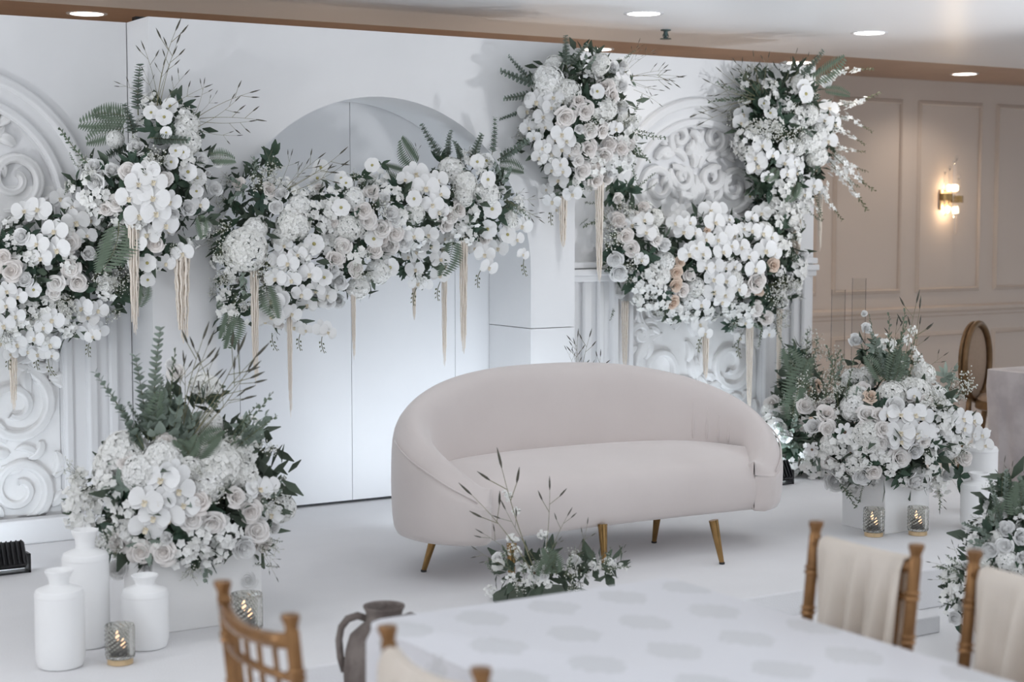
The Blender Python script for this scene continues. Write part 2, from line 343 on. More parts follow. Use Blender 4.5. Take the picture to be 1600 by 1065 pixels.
def carved_backdrop(cx,x0,x1,label):
    t=thing('carved_backdrop',label,'backdrop',(cx,0,0),0,'carved side panels of the backdrop')
    yf,yr,hw,zs=7.585,7.635,.475,1.70
    X0,X1=x0-cx,x1-cx
    obj('panel_front',arch_slab(X0,X1,STG,PT,0,hw,zs,yf,yr+.04).mesh('panel_front',M['panel'],'auto'),t)
    obj('panel_back',MB().box((X0,yr,STG),(X1,yr+.06,PT-.01)).mesh('panel_back',M['panel'],False),t)
    # arch mouldings: concentric raised bands, springing from jamb strips
    for r,w,h in ((hw+.025,.022,.022),(hw+.135,.028,.03)):
        P=[(-r,STG+.12)]+[(-r,STG+.12+(zs-STG-.12)*k/6) for k in range(1,6)]+[(-r*math.cos(PI*k/40),zs+r*math.sin(PI*k/40)) for k in range(41)]
        P+=[(r,zs-(zs-STG-.12)*k/6) for k in range(1,7)]
        mb=MB(); ribbon(P,[w]*len(P),[h]*len(P),yf,mb); obj('arch_moulding',mb.mesh('arch_moulding',M['panel'],True,True),t)
    for s in (-1,1):
        e=X1 if s>0 else X0
        for d,w in ((.10,.022),(.19,.03),(.285,.018)):
            x=s*(hw+.135)+s*d
            if abs(x)>abs(e)-.02: continue
            obj('column_moulding',MB().box((x-w,yf-.03,STG+.14),(x+w,yf,1.30),bev=.009).mesh('column_moulding',M['panel'],'auto'),t)
        a,c=sorted((s*(hw+.18),e))
        mb=MB()
        for k,(z,h) in enumerate(((1.30,.035),(1.335,.06),(1.375,.045))): mb.box((a,yf-h,z),(c,yf,z+.035))
        bevel(obj('capital',mb.mesh('capital',M['panel'],False),t),.006)
    bevel(obj('plinth_base',MB().box((X0,yf-.075,STG),(X1,yf,STG+.115)).mesh('plinth_base',M['panel'],False),t),.01)
    cv=obj('carved_relief',MB().box((-hw+.005,yr-.006,STG+.1),(hw-.005,yr,zs+.1)).mesh('carved_relief',M['carve'],False),t)
    for k,me in RELIEF: obj(k,me,cv,(0,yr-.004,STG))
    return t
carved_backdrop(6.0,4.94,6.87,'white carved arch panel right of the sofa, under the crescent of flowers')
carved_backdrop(1.80,.62,2.605,'white carved panel cut by the left edge, behind white vases')
# ------------------------------------------------------------------ flood lights at the foot of the backdrop
def flood(x,y,label,tilt=-.5,energy=16,rz=0):
    t=thing('flood_light',label,'flood light',(x,y,STG),rz,'floor flood lights washing the backdrop')
    mx=Matrix.Translation((0,0,.075))@Matrix.Rotation(tilt,4,'X')
    hb=MB(); hb.box((-.15,-.02,-.055),(.15,.02,.055),mx,.008)
    for k in range(14): hb.box((-.14+k*.0205,-.045,-.05),(-.135+k*.0205,-.018,.05),mx)
    obj('housing',hb.mesh('housing',M['black'],'auto'),t)
    obj('lens',MB().box((-.135,.0205,-.042),(.135,.0225,.042),mx).mesh('lens',M['led'],False),t)
    br=MB(); br.box((-.165,-.03,.0),(-.155,.03,.08)); br.box((.155,-.03,.0),(.165,.03,.08)); br.box((-.165,-.03,0),(.165,.03,.008))
    obj('bracket',br.mesh('bracket',M['black'],False),t)
    l=lamp('flood_lamp','AREA',(0,0.035,.085),energy,(.80,.90,1),.16,(PI/2+1.1,0,0)); l.parent=t; l.data.shape='RECTANGLE'; l.data.size=.26; l.data.size_y=.08
    return t
flood(1.76,6.95,'black flood light on the stage at the left edge of the picture',energy=6)
flood(6.03,7.0,'black flood light on the stage just right of the sofa',energy=6)
flood(3.93,6.86,'black flood light on the stage behind the left half of the sofa',energy=10)
flood(4.62,6.86,'black flood light on the stage behind the right half of the sofa',energy=10)
# ================================================================== SOFA
SX,SY=4.13,5.98
sofa=thing('curved_sofa','blush velvet curved loveseat with brass legs in the middle of the stage','sofa',(SX,SY,STG))
ctl=[(.72,-.275),(.80,-.225),(.865,-.12),(.875,.0),(.82,.13),(.70,.24),(.50,.33),(.26,.385),(0,.40)]
ctl=ctl+[(-x,y) for x,y in ctl[-2::-1]]
def cr(P,n):
    out=[]
    Q=[Vector((2*P[0][0]-P[1][0],2*P[0][1]-P[1][1]))]+[Vector(p) for p in P]+[Vector((2*P[-1][0]-P[-2][0],2*P[-1][1]-P[-2][1]))]
    for i in range(1,len(Q)-2):
        for k in range(n):
            t=k/n; a,b_,c,d=Q[i-1],Q[i],Q[i+1],Q[i+2]
            out.append(.5*((2*b_)+(c-a)*t+(2*a-5*b_+4*c-d)*t*t+(3*b_-a-3*c+d)*t**3))
    out.append(Q[-2]); return out
CL=cr(ctl,4); NCL=len(CL)
arc=[0]
for k in range(1,NCL): arc.append(arc[-1]+(CL[k]-CL[k-1]).length)
TOT=arc[-1]
def sm(t): t=max(0,min(1,t)); return t*t*(3-2*t)
def rimh(k):
    s=abs(arc[k]/TOT-.5)*2
    return .40+.42*(1-s**2.6)
def shell_profile(h,q=1):
    t=.085
    return [(t-.03,.165),(t-.004,.19),(t+.004,.30),(t+.004,.30+(h-.30)*.45),(t,max(.32,h-.10)),(t-.018,h-.05),(t-.055,h-.012),(0,h+.004),(-t+.045,h-.012),(-t+.012,h-.05),(-t,max(.33,h-.12)),(-t-.005,.30+(h-.3)*.35),(-t-.005,.28),(-t+.02,.165)]
rows=[]
for k in range(NCL):
    a=CL[max(k-1,0)];c=CL[min(k+1,NCL-1)]; tg=(c-a).normalized(); nn=Vector((tg.y,-tg.x))   # right side start: outward
    h=rimh(k)
    rows.append([(CL[k].x+nn.x*o,CL[k].y+nn.y*o,z) for o,z in shell_profile(h)])
def cap(k,dirn):
    out=[]; a=CL[0] if k==0 else CL[-1]; b2=CL[1] if k==0 else CL[-2]; tg=(a-b2).normalized(); c2=(b2-a) if k==0 else (a-b2)
    tt=c2.normalized(); nn=Vector((tt.y,-tt.x)); h=rimh(0)
    for adv,sc_ in ((.022,.80),(.034,.45),(.036,.05)):
        out.append([(a.x+tg.x*adv+nn.x*o*sc_,a.y+tg.y*adv+nn.y*o*sc_,.165+(z-.165)*(1-.10*(1-sc_))+(.02*(1-sc_))) for o,z in shell_profile(h)])
    return out
rows=cap(0,1)[::-1]+rows+cap(1,1)
sh=obj('backrest_shell',MB().grid(rows,closed=True).mesh('backrest_shell',M['velvet'],True,True),sofa); subsurf(sh,1)
# seam piping on the outside of the arms and pleats on the inner right back
def shell_pt(k,o,z):
    a=CL[max(k-1,0)];c=CL[min(k+1,NCL-1)]; tg=(c-a).normalized(); nn=Vector((tg.y,-tg.x)); return (CL[k].x+nn.x*o,CL[k].y+nn.y*o,z)
for rng in (range(1,14),range(NCL-14,NCL-1)):
    mb=MB(); mb.tube([shell_pt(k,.080,rimh(k)-.067) for k in rng],.0035,6); obj('seam',mb.mesh('seam',M['velvet']),sofa)
for k in (13,15,17,19):
    h=rimh(k); mb=MB()
    mb.tube([shell_pt(k,-.084-.004*math.sin(j),.43+(h-.10-.43)*j/6) for j in range(7)],[.001,.006,.008,.008,.007,.005,.001],6); obj('pleat',mb.mesh('pleat',M['velvet']),sofa)
# seat
rows=[]; NX=29
inner=[Vector(shell_pt(k,-.06,0)[:2]) for k in range(NCL)]
def yback(x):
    best=-9
    for k in range(NCL-1):
        p,q=inner[k],inner[k+1]
        if (p.x-x)*(q.x-x)<=0 and p.y>-.2 : 
            t=(x-p.x)/((q.x-p.x) or 1e-6); best=max(best,p.y+(q.y-p.y)*t)
    return best if best>-5 else .12
for i in range(NX):
    x=-.80+1.60*i/(NX-1); ax=abs(x); yf=-.305+.03*math.cos(PI*x/1.5)
    xb=max(-.77,min(.77,x)); yb=max(yf+.06,yback(xb)) if ax<.80 else yf+.1
    dz=-.035*sm((ax-.55)/.25)
    md=(yf+yb)/2
    rows.append([(x,yb,.165),(x,md,.165),(x,yf+.045,.165),(x,yf+.012,.185),(x,yf-.004,.26),(x,yf,.335+dz),(x,yf+.03,.392+dz),(x,min(yf+.085,md),.425+dz),(x,md+.02,.45+dz*.6),(x,yb-.02,.452+dz*.3),(x,yb,.43)])
se=obj('seat',MB().grid(rows).mesh('seat',M['velvet'],True,True),sofa); subsurf(se,1)
for px_,py_,sx_,sy_ in ((662,893,-.04,.04),(799,924,-.02,-.03),(945,890,-.01,-.035),(1128,881,.03,-.03),(1022,848,.01,.05)):
    f=onZ(px_,py_,STG)-Vector((SX,SY,STG)); f.z=0
    tp=Vector((f.x-sx_*.9,f.y-sy_*.9,.19))
    if px_==662: tp=Vector((f.x+.05,f.y-.03,.2))
    mb=MB(); mb.tube([f,f+Vector((0,0,.004)),f+(tp-f)*.5,tp],[.009,.0105,.0155,.021],14); lg=obj('leg',mb.mesh('leg',M['brass'],'auto'),sofa)
    obj('foot_tip',MB().lathe([(.010,0),(.0125,.001),(.0125,.008),(.0105,.010)],12).mesh('foot_tip',M['black']),lg,f)
# ================================================================== VASES, PLINTHS, CANDLES, JAR
def vase(x,y,h,r,label,ribs=False,neck=.55,z=STG):
    t=thing('white_vase',label,'vase',(x,y,z),0,'white ceramic bottle vases')
    b=h*.80
    prof=[(r*.80,0),(r*.90,.004),(r*.99,.03),(r,.06),(r,b-.02),(r*.985,b-.008),(r*.93,b),(r*.55,b+.012),(r*.40,b+.018)]
    me=MB().lathe(prof,56 if ribs else 40)
    if ribs:
        me.v=[(vx*(1-.02*(int(round(math.atan2(vy,vx)/(2*PI/56)))%2)),vy*(1-.02*(int(round(math.atan2(vy,vx)/(2*PI/56)))%2)),vz) for vx,vy,vz in me.v]
    obj('body',me.mesh('body',M['ceramic'],'auto'),t)
    k=h-b
    obj('neck',MB().lathe([(r*.42,b+.012),(r*.40,b+k*.35),(r*.44,b+k*.6),(r*.58,b+k*.93),(r*.585,h-.002),(r*.55,h),(r*.36,h-.02),(r*.34,b+.03)],32,cap=False).mesh('neck',M['ceramic'],'auto'),t)
    obj('shoulder_band',MB().lathe([(r*1.0,b-.024),(r*1.012,b-.021),(r*1.012,b-.016),(r*.995,b-.012)],40,cap=False).mesh('band',M['ceramic']),t)
vp=lambda x,y: onZ(x,y,STG)
p=vp(95,1040); vase(p.x,p.y,.325,.081,'medium white vase in front at the far left, nearest the lit candle glass')
p=vp(136,1008); vase(p.x,p.y,.41,.080,'tallest white vase, standing behind the other two at left')
p=vp(228,1010); vase(p.x,p.y,.255,.080,'shortest white vase with wide rim, right of the tall one')
p=vp(1527,825); vase(p.x,p.y,.27,.082,'smooth white vase on the stage right of the right flower plinth')
p=vp(1537,803); vase(p.x+.02,p.y+.05,.42,.088,'taller ribbed white vase behind the smooth one at right',True)
def plinth(x0,y0,w,d,h,label):
    t=thing('flower_plinth',label,'plinth',(x0+w/2,y0+d/2,STG),0,'white box plinths under the floor bouquets')
    bevel(obj('box_body',MB().box((-w/2,-d/2,0),(w/2,d/2,h-.02)).mesh('box_body',M['plinth'],False),t),.004)
    bevel(obj('top_board',MB().box((-w/2-.002,-d/2-.002,h-.0195),(w/2+.002,d/2+.002,h)).mesh('top_board',M['plinth'],False),t),.003)
PL=vp(267,988); plinth(2.0,PL.y,.42,.32,.30,'white box plinth under the left floor bouquet')
PR=vp(1382,835); plinth(PR.x,PR.y,.29,.29,.29,'white box plinth under the right floor bouquet')
def votive(x,y,label,s=1):
    t=thing('candle_glass',label,'candle holder',(x,y,STG),0,'smoked glass candle holders on the stage')
    obj('base_band',MB().lathe([(.038*s,0),(.043*s,.002),(.043*s,.020*s),(.036*s,.022*s)],32).mesh('base_band',M['bandgold'],'auto'),t)
    n=28; rows=[]; nz=15
    for k in range(nz):
        z=.023*s+.110*s*k/(nz-1)
        rows.append([((.0475*s+.0022*s*(1 if (i+k)%2 else -1)*(0 if k in(0,nz-1) else 1))*math.cos(2*PI*i/n),(.0475*s+.0022*s*(1 if (i+k)%2 else -1)*(0 if k in(0,nz-1) else 1))*math.sin(2*PI*i/n),z) for i in range(n)])
    for k in range(3):
        z=(.133-.05*k)*s if k<2 else .032*s
        rows.append([(.0435*s*math.cos(2*PI*i/n),.0435*s*math.sin(2*PI*i/n),z) for i in range(n)])
    mb=MB().grid(rows,closed=True); mb.f.append(tuple(len(rows)*n-n+i for i in range(n))); mb.f.append(tuple(range(n-1,-1,-1)))
    obj('glass_cup',mb.mesh('glass_cup',M['smoke'],False,True),t)
    c=obj('candle',MB().lathe([(.039*s,.034*s),(.040*s,.045*s),(.034*s,.052*s),(.012*s,.060*s),(.004*s,.066*s)],20).mesh('candle',M['darkwax']),t)
    obj('flame',MB().lathe([(.001,.064*s),(.006*s,.072*s),(.0075*s,.080*s),(.004*s,.092*s),(.0005,.104*s)],10).mesh('flame',M['flame']),c)
p=vp(188,1036); votive(p.x,p.y,'lit smoked glass candle holder among the white vases at left',1.0)
p=vp(386,992); votive(p.x,p.y,'smoked glass candle holder beside the left plinth, behind the gold chair',1.15)
p=vp(1365,837); votive(p.x,p.y,'smoked glass candle holder left of the right plinth corner',1.0)
p=vp(1434,835); votive(p.x,p.y,'smoked glass candle holder in front of the right plinth face',1.0)
# tall clear tubes behind the right bouquet
for x,yt,lb in ((1308,452,'shorter clear glass cylinder behind the right bouquet'),(1340,434,'taller clear glass cylinder behind the right bouquet')):
    q=atd(x,600,9.75); tp=atd(x,yt,9.75).z; h=tp-STG
    t=thing('glass_cylinder',lb,'candle holder',(q.x,q.y,STG),0,'tall clear glass cylinders')
    obj('tube',MB().lathe([(.040,.03),(.040,h)],28,cap=False).mesh('tube',M['thin'],True),t)
    obj('base',MB().lathe([(.046,0),(.047,.012),(.044,.02),(.044,.035)],28).mesh('base',M['ceramic'],'auto'),t)
# clay jar behind the table
jp=atd(600,945,4.72)
jar=thing('clay_jar','dark grey clay jar with two handles behind the left table corner','jar',(jp.x,jp.y,0))
H=jp.z
obj('body',MB().lathe([(.06,0),(.075,.004),(.10,.10),(.112,.22),(.117,H-.19),(.111,H-.13),(.098,H-.085),(.070,H-.060),(.053,H-.046),(.050,H-.034),(.053,H-.016),(.060,H-.004),(.059,H),(.052,H-.003),(.044,H-.03),(.046,H-.06),(.09,H-.12),(.1,.2),(.05,.05)],36,cap=True).mesh('body',M['clay'],'auto'),jar)
for s in (-1,1):
    d=Vector((rt.x*s,rt.y*s,0)); mb=MB()
    mb.tube([d*.046+Vector((0,0,H-.040)),d*.075+Vector((0,0,H-.030)),d*.104+Vector((0,0,H-.040)),d*.122+Vector((0,0,H-.064)),d*.129+Vector((0,0,H-.10)),d*.125+Vector((0,0,H-.15)),d*.112+Vector((0,0,H-.19))],[.010,.011,.011,.011,.011,.011,.013],8)
    obj('handle',mb.mesh('handle',M['clay']),jar)
# ================================================================== TABLE AND CHAIRS
TX0,TX1,TY0,TY1,TZ=1.71,2.60,1.5,3.40,.733
tb=thing('dining_table','long guest table in the foreground beneath a white damask cloth','table',((TX0+TX1)/2,(TY0+TY1)/2,0))
obj('table_top',MB().box((-.42,-.93,.70),(.42,.93,.727)).mesh('table_top',M['plinth'],False),tb)
for sx_ in (-1,1):
    for sy_ in (-1,1): obj('leg',MB().tube([(sx_*.34,sy_*.85,0),(sx_*.34,sy_*.85,.70)],.018,10).mesh('leg',M['ring']),tb)
def cloth(hx,hy,ztop,drop,seed,amp=.022,n=160,inward=0):
    r=random.Random(seed); P=[]
    per=[]  # rounded rectangle perimeter
    rc=.05
    for i in range(n):
        s=i/n*(4*(hx+hy)); segs=((hx,-hy,0,1,2*hy),(hx,hy,-1,0,2*hx),(-hx,hy,0,-1,2*hy),(-hx,-hy,1,0,2*hx))
        for x,y,dx,dy,L in segs:
            if s<=L: px,py=x+dx*s,y+dy*s; nx,ny=(dy,-dx); break
            s-=L
        cxn,cyn=max(-hx+rc,min(hx-rc,px)),max(-hy+rc,min(hy-rc,py)); v=Vector((px-cxn,py-cyn))
        if v.length>1e-6: v.normalize()
        per.append((cxn+v.x*rc,cyn+v.y*rc,v))
    ph=[r.uniform(0,6.28) for _ in range(4)]
    rows=[]
    for q,z in ((.0,ztop),(.985,ztop),(1,ztop-.004),(1,ztop-.02)):
        rows.append([(x*(q if q<.98 else 1)-(v.x*.01 if q==.985 else 0),y*(q if q<.98 else 1)-(v.y*.01 if q==.985 else 0),z) for x,y,v in per])
    for k in range(1,9):
        t=k/8
        rows.append([(x+v.x*(amp*t*(math.sin(i*2*PI*26/n+ph[0])+.6*math.sin(i*2*PI*41/n+ph[1]))+.012-inward*t),y+v.y*(amp*t*(math.sin(i*2*PI*26/n+ph[0])+.6*math.sin(i*2*PI*41/n+ph[1]))+.012-inward*t),ztop-.02-drop*t) for i,(x,y,v) in enumerate(per)])
    return MB().grid(rows,closed=True)
tc=obj('tablecloth',cloth((TX1-TX0)/2,(TY1-TY0)/2,TZ,.185,2,.010).mesh('tablecloth',M['cloth'],'auto',True),None,((TX0+TX1)/2,(TY0+TY1)/2,0))
tag(tc,'white damask tablecloth with grey leaf motifs on the foreground table','tablecloth')
def node_prof(h,r,rings):
    P=[(r*.92,0)]
    for z in rings: P+=[(r*.95,z-.012),(r*1.25,z-.007),(r*1.0,z),(r*1.25,z+.007),(r*.95,z+.012)]
    P+=[(r*.95,h-.035),(r*.8,h-.03),(r*.95,h-.02),(r*1.2,h-.01),(r*1.18,h-.002),(r*.6,h)]
    return P
def make_chair():
    t=thing('chiavari_chair','x','chair',(0,0,0))
    for s in (-1,1):
        mb=MB(); mb.lathe(node_prof(.92,.0155,(.10,.30,.46,.60,.70,.80)),14)
        mb.v=[(x-.20-(.05*max(0,z-.45)/.47),y+s*(.168-.0*z),z) for x,y,z in mb.v]
        obj('back_post',mb.mesh('back_post',M['gold'],'auto'),t)
        mb=MB(); mb.lathe(node_prof(.46,.0145,(.10,.28)),14); mb.v=[(x+.18,y+s*.185,min(z,.44)) for x,y,z in mb.v]
        obj('leg',mb.mesh('leg',M['gold'],'auto'),t)
        obj('stretcher',MB().tube([(-.19,s*.168,.20),(.18,s*.185,.20)],.010,8).mesh('stretcher',M['gold']),t)
    obj('stretcher',MB().tube([(.18,-.185,.24),(.18,.185,.24)],.010,8).mesh('stretcher',M['gold']),t)
    for z,nm,w in ((.865,'top_rail',.016),(.79,'back_rail',.009),(.56,'back_rail',.011)):
        xo=-.20-.05*(z-.45)/.47
        obj(nm,MB().tube([(xo-.028*(1-(y/.168)**2),y,z-(.012*(1-(y/.168)**2) if z>.8 else 0)) for y in [-.168+.042*k for k in range(9)]],w,8).mesh(nm,M['gold']),t)
    for k in range(5):
        y=-.112+.056*k; e=lambda z: -.20-.05*(z-.45)/.47-.028*(1-(y/.168)**2)
        mb=MB(); mb.tube([(e(.56),y,.56),(e(.64),y,.64),(e(.65),y,.65),(e(.66),y,.66),(e(.79),y,.79),(e(.85),y,.85)],[.006,.006,.010,.006,.006,.006],8); obj('spindle',mb.mesh('spindle',M['gold'],'auto'),t)
    st=MB(); st.box((-.21,-.19,.435),(.20,.19,.455),None,.01); obj('seat',st.mesh('seat',M['gold'],'auto'),t)
    cs=MB(); cs.box((-.20,-.18,.456),(.19,.18,.50),None,.016); obj('seat_cushion',cs.mesh('seat_cushion',M['drape'],'auto'),t)
    return t
def place_chair(o,x,y,rz,label):
    o.location=(x,y,0); o.rotation_euler=(0,0,rz); tag(o,label,'chair','gold chairs at the foreground table')
C0=make_chair(); others=[copy_tree(C0) for _ in range(3)]
place_chair(C0,1.525,3.01,.0,'gold spindle-back chair without a drape, left of the table')
def draped(x,y,rz,o,label,seed,lab2,zb=.50,zf=.56):
    place_chair(o,x,y,rz,label)
    r=random.Random(seed); ph=[r.uniform(0,6) for _ in range(5)]; rows=[]
    path=[(.030,zf),(.028,.70),(.026,.80),(.022,.86),(.012,.884),(0,.890),(-.012,.884),(-.024,.86),(-.030,.80),(-.036,.70),(-.040,zb)]
    for k,(dx,z) in enumerate(path):
        row=[]
        for i in range(49):
            v=i/48; y=(-.142+.284*v)*(1-.10*(.88-z)); f=abs(z-.89)
            wv=math.sin(v*24+ph[0])*.9+math.sin(v*37+ph[1])*.5+math.sin(v*13+ph[2])*.7
            bow=-.028*(1-(y/.168)**2)
            zz=z-(.012*(1-(y/.168)**2))+(.0 if 0<k<10 else .03*math.sin(v*9+ph[3]))
            row.append((-.20-.05*(z-.45)/.47+bow+dx*1.0+(.018*wv*min(1,f*6)*(1 if dx>0 else -1) if k not in(4,5,6) else 0)+(.006 if dx>0 else -.006),y,zz))
        rows.append(row)
    d=obj('chair_drape',MB().grid(rows).mesh('chair_drape',M['drape'],True),None)
    md=d.modifiers.new('thickness','SOLIDIFY'); md.thickness=.002
    d.location=o.location; d.rotation_euler=(0,0,rz); tag(d,lab2,'drape','cream fabric drapes over the gold chairs')
draped(1.64,2.50,0,others[0],'gold chair with cream drape cut by the bottom edge, left of table',4,'cream fabric drape over the chair at the bottom edge')
draped(2.52,2.865,PI,others[1],'gold chair with cream drape on the right side, nearest the stage',5,'cream fabric drape over the right-hand chair nearest the stage')
draped(2.58,2.41,PI,others[2],'gold chair with cream drape cut by the right edge',6,'cream fabric drape over the chair at the right edge')
# background oval-back chair and lilac table
q=atd(1526,640,11.0)
oc=thing('oval_back_chair','oval-backed chair with dark gold frame and taupe upholstery before the wall','chair',(q.x,q.y,0),0)
oc.rotation_euler=(0,0,-TH+math.radians(52))
zc=.70
def oval(rx,rz,y,n=36): return [(rx*math.sin(2*PI*k/n),y,zc+rz*math.cos(2*PI*k/n)) for k in range(n+1)]
obj('back_frame',MB().tube(oval(.205,.255,-.0),.02,10,False).mesh('back_frame',M['frame']),oc)
obj('back_frame',MB().tube(oval(.205,.255,.035),.014,10,False).mesh('back_frame',M['frame']),oc)
bk=MB(); bk.grid([[(x*k/4,.0+.016-.018*(1-(k/4)**2)*1.2,zc+(z-zc)*k/4) for x,_,z in oval(.19,.24,0)] for k in range(5)]); bk.grid([[(x*k/4,.03,zc+(z-zc)*k/4) for x,_,z in oval(.19,.24,0)] for k in range(5)])
obj('back_pad',bk.mesh('back_pad',M['uphol']),oc)
sb=MB(); sb.lathe([(.22,.40),(.235,.41),(.235,.445),(.225,.46)],28,Matrix.Translation((0,-.24,0))); obj('seat_frame',sb.mesh('seat_frame',M['frame'],'auto'),oc)
sb=MB(); sb.lathe([(.215,.455),(.22,.47),(.20,.495),(.1,.51),(.001,.512)],28,Matrix.Translation((0,-.24,0))); obj('seat_cushion',sb.mesh('seat_cushion',M['uphol']),oc)
for sx_ in (-1,1):
    obj('leg',MB().tube([(sx_*.15,-.40,.40),(sx_*.16,-.42,.2),(sx_*.16,-.42,0)],[.022,.018,.012],10).mesh('leg',M['frame']),oc)
    obj('leg',MB().tube([(sx_*.10,.01,.50),(sx_*.14,.0,.38),(sx_*.16,.05,0)],[.016,.02,.014],10).mesh('leg',M['frame']),oc)
LT=(7.55,6.84)
lt=thing('side_table','small guest table beneath a lilac cloth at the right edge','table',(LT[0]+.45,LT[1]-.45,0))
obj('table_top',MB().box((-.43,-.43,.71),(.43,.43,.745)).mesh('table_top',M['plinth'],False),lt)
for sx_ in (-1,1):
    for sy_ in (-1,1): obj('leg',MB().tube([(sx_*.3,sy_*.3,0),(sx_*.36,sy_*.36,.71)],.02,8).mesh('leg',M['ring']),lt)
lc=obj('lilac_tablecloth',cloth(.45,.45,.76,.66,9,.012,120,.05).mesh('lilac_tablecloth',M['lilac'],'auto',True),None,(LT[0]+.45,LT[1]-.45,0))
tag(lc,'shimmering lilac grey tablecloth hanging at the right edge','tablecloth')
# ================================================================== WALL SCONCE
q=onY(1484,310,WY-.06)
sc=thing('wall_sconce','gold wall sconce with crystal rods and lit bulbs on the taupe wall','sconce',(q.x,WY,q.z))
obj('back_plate',MB().box((-.06,-.022,-.09),(.06,-.001,.07),None,.006).mesh('back_plate',M['bandgold'],'auto'),sc)
for dx,dz in ((-.035,.012),(.075,-.005)):
    band=MB(); a0=[(math.cos(a)*.07+dx,-.055-.045*math.sin(a)*1.0) for a in [PI*k/10 for k in range(11)]]
    band.grid([[(x,y,-.028+dz) for x,y in a0],[(x,y,.028+dz) for x,y in a0],[(x,y+.008,.028+dz) for x,y in a0],[(x,y+.008,-.028+dz) for x,y in a0],[(x,y,-.028+dz) for x,y in a0]]); obj('gold_band',band.mesh('gold_band',M['brass'],'auto'),sc)
    obj('arm',MB().tube([(dx,-.02,dz),(dx,-.09,dz)],.01,8).mesh('arm',M['brass']),sc)
for k,(x,z0,z1) in enumerate(((-.075,-.06,.20),(-.035,-.10,.23),(.005,-.15,.28),(.04,-.28,.31),(.08,-.12,.16),(-.055,-.14,.05))):
    y=-.10+.012*abs(k-2); rd=obj('crystal_rod',MB().tube([(x,y,z0),(x,y,z0+.02),(x,y,z1-.02),(x,y,z1)],[.003,.008,.008,.003],8).mesh('crystal_rod',M['clear']),sc)
    obj('crystal_tip',MB().lathe([(.002,z1-.004),(.013,z1+.012),(.009,z1+.024),(.001,z1+.03)],8,Matrix.Translation((x,y,0))).mesh('crystal_tip',M['clear'],False),rd)
for x,z in ((-.03,.085),(.02,.085),(.06,.085),(-.035,-.085),(.03,-.09),(.065,-.09)):
    obj('bulb',MB().lathe([(.003,z-.028),(.010,z-.02),(.011,z+.015),(.004,z+.026)],10,Matrix.Translation((x,-.075,0))).mesh('bulb',M['bulb']),sc)
for z in (.085,-.10):
    l=lamp('sconce_lamp','POINT',(0,-.09,z),1.6,(1,.72,.45),.03); l.parent=sc
# ================================================================== FLOWER KINDS (unit size: diameter 1, facing +Z; stems: length 1 along +Z)
def petal(mb,L,Wd,az,tilt,cup=.15,curl=.0,nu=4,nv=6,base=0.02,z0=0,wp=.55):
    rows=[]; ca,sa=math.cos(az),math.sin(az)
    for j in range(nv+1):
        v=(1-math.cos(PI*j/nv))/2
        f=math.sqrt(max(0,1-((v-wp)/(1-wp))**2)) if v>wp else .18+.82*math.sin(PI/2*v/wp)
        w=Wd*.5*f; r=base+L*v*math.cos(tilt); z=z0+L*v*math.sin(tilt)+curl*L*v*v; row=[]
        for i in range(nu+1):
            u=-1+2*i/nu; x=w*u; zz=z+cup*w*u*u
            row.append((r*ca-x*sa, r*sa+x*ca, zz))
        rows.append(row)
    mb.grid(rows)
def leaf(mb,p,d,L,w,fold=.2,nrm=None,n=3):
    d=Vector(d).normalized(); p=Vector(p)
    nrm=Vector(nrm) if nrm is not None else Vector((R.uniform(-1,1),R.uniform(-1,1),R.uniform(-1,1)))
    s=d.cross(nrm)
    s=s.normalized() if s.length>1e-4 else d.orthogonal().normalized(); n2=s.cross(d)
    rows=[]
    for j in range(n+1):
        v=j/n; ww=w*.5*max(.05,math.sin(PI*(.06+.90*v**.9)))
        c=p+d*(L*v)-n2*(.18*L*v*v)
        rows.append([c-s*ww+n2*fold*ww,c,c+s*ww+n2*fold*ww])
    mb.grid(rows)
def rose_mesh(seed,m,closed=False):
    r=random.Random(seed); mb=MB(); n=20 if not closed else 18
    for i in range(n):
        f=i/(n-1); az=i*2.39996+r.uniform(-.2,.2); rows=[]; sp=(1.5-.75*f)*r.uniform(.9,1.1)
        rk=(.045+.33*f**.9)*r.uniform(.96,1.05); top=.30-.17*f**1.6; fl=(.015+.11*f*f)*r.uniform(.7,1.3)
        for j in range(6):
            v=j/5; row=[]
            for q in range(6):
                a=-1+2*q/5; ang=az+a*sp*(.5+.5*math.sin(PI*(.15+.6*v)))
                if closed:
                    rad=(rk*1.1)*(.35+.65*math.sin(v*PI/2))+fl*.25*v**3+.01*a*v; z=-.16+(.36-.25*f**1.5+.16)*math.sin(v*PI/2)-.08*a*a*v*(.4+f)-.03*f*v**4
                else:
                    rad=rk*(.30+.70*math.sin(v*PI/2))+fl*v**3+.01*a*v; z=-.14+(top+.14)*math.sin(v*PI/2)-.10*a*a*v*(.5+f)-fl*.5*v**5
                row.append((rad*math.cos(ang),rad*math.sin(ang),z))
            rows.append(row)
        mb.grid(rows)
    mb.lathe([(.02,-.14),(.12,.0),(.10,.12),(.04,.2),(.001,.21)] if not closed else [(.02,-.2),(.16,-.05),(.15,.10),(.08,.22),(.001,.25)],10)
    return mb.mesh('rose',m)
FL={}
FL['R']=[('rose',[('',rose_mesh(s,M['cream']))]) for s in (1,2,3)]
FL['P']=[('peach_rose',[('',rose_mesh(s,M['peach']))]) for s in (4,5)]
FL['N']=[('ranunculus',[('',rose_mesh(s,M['white'],True))]) for s in (11,12,13)]
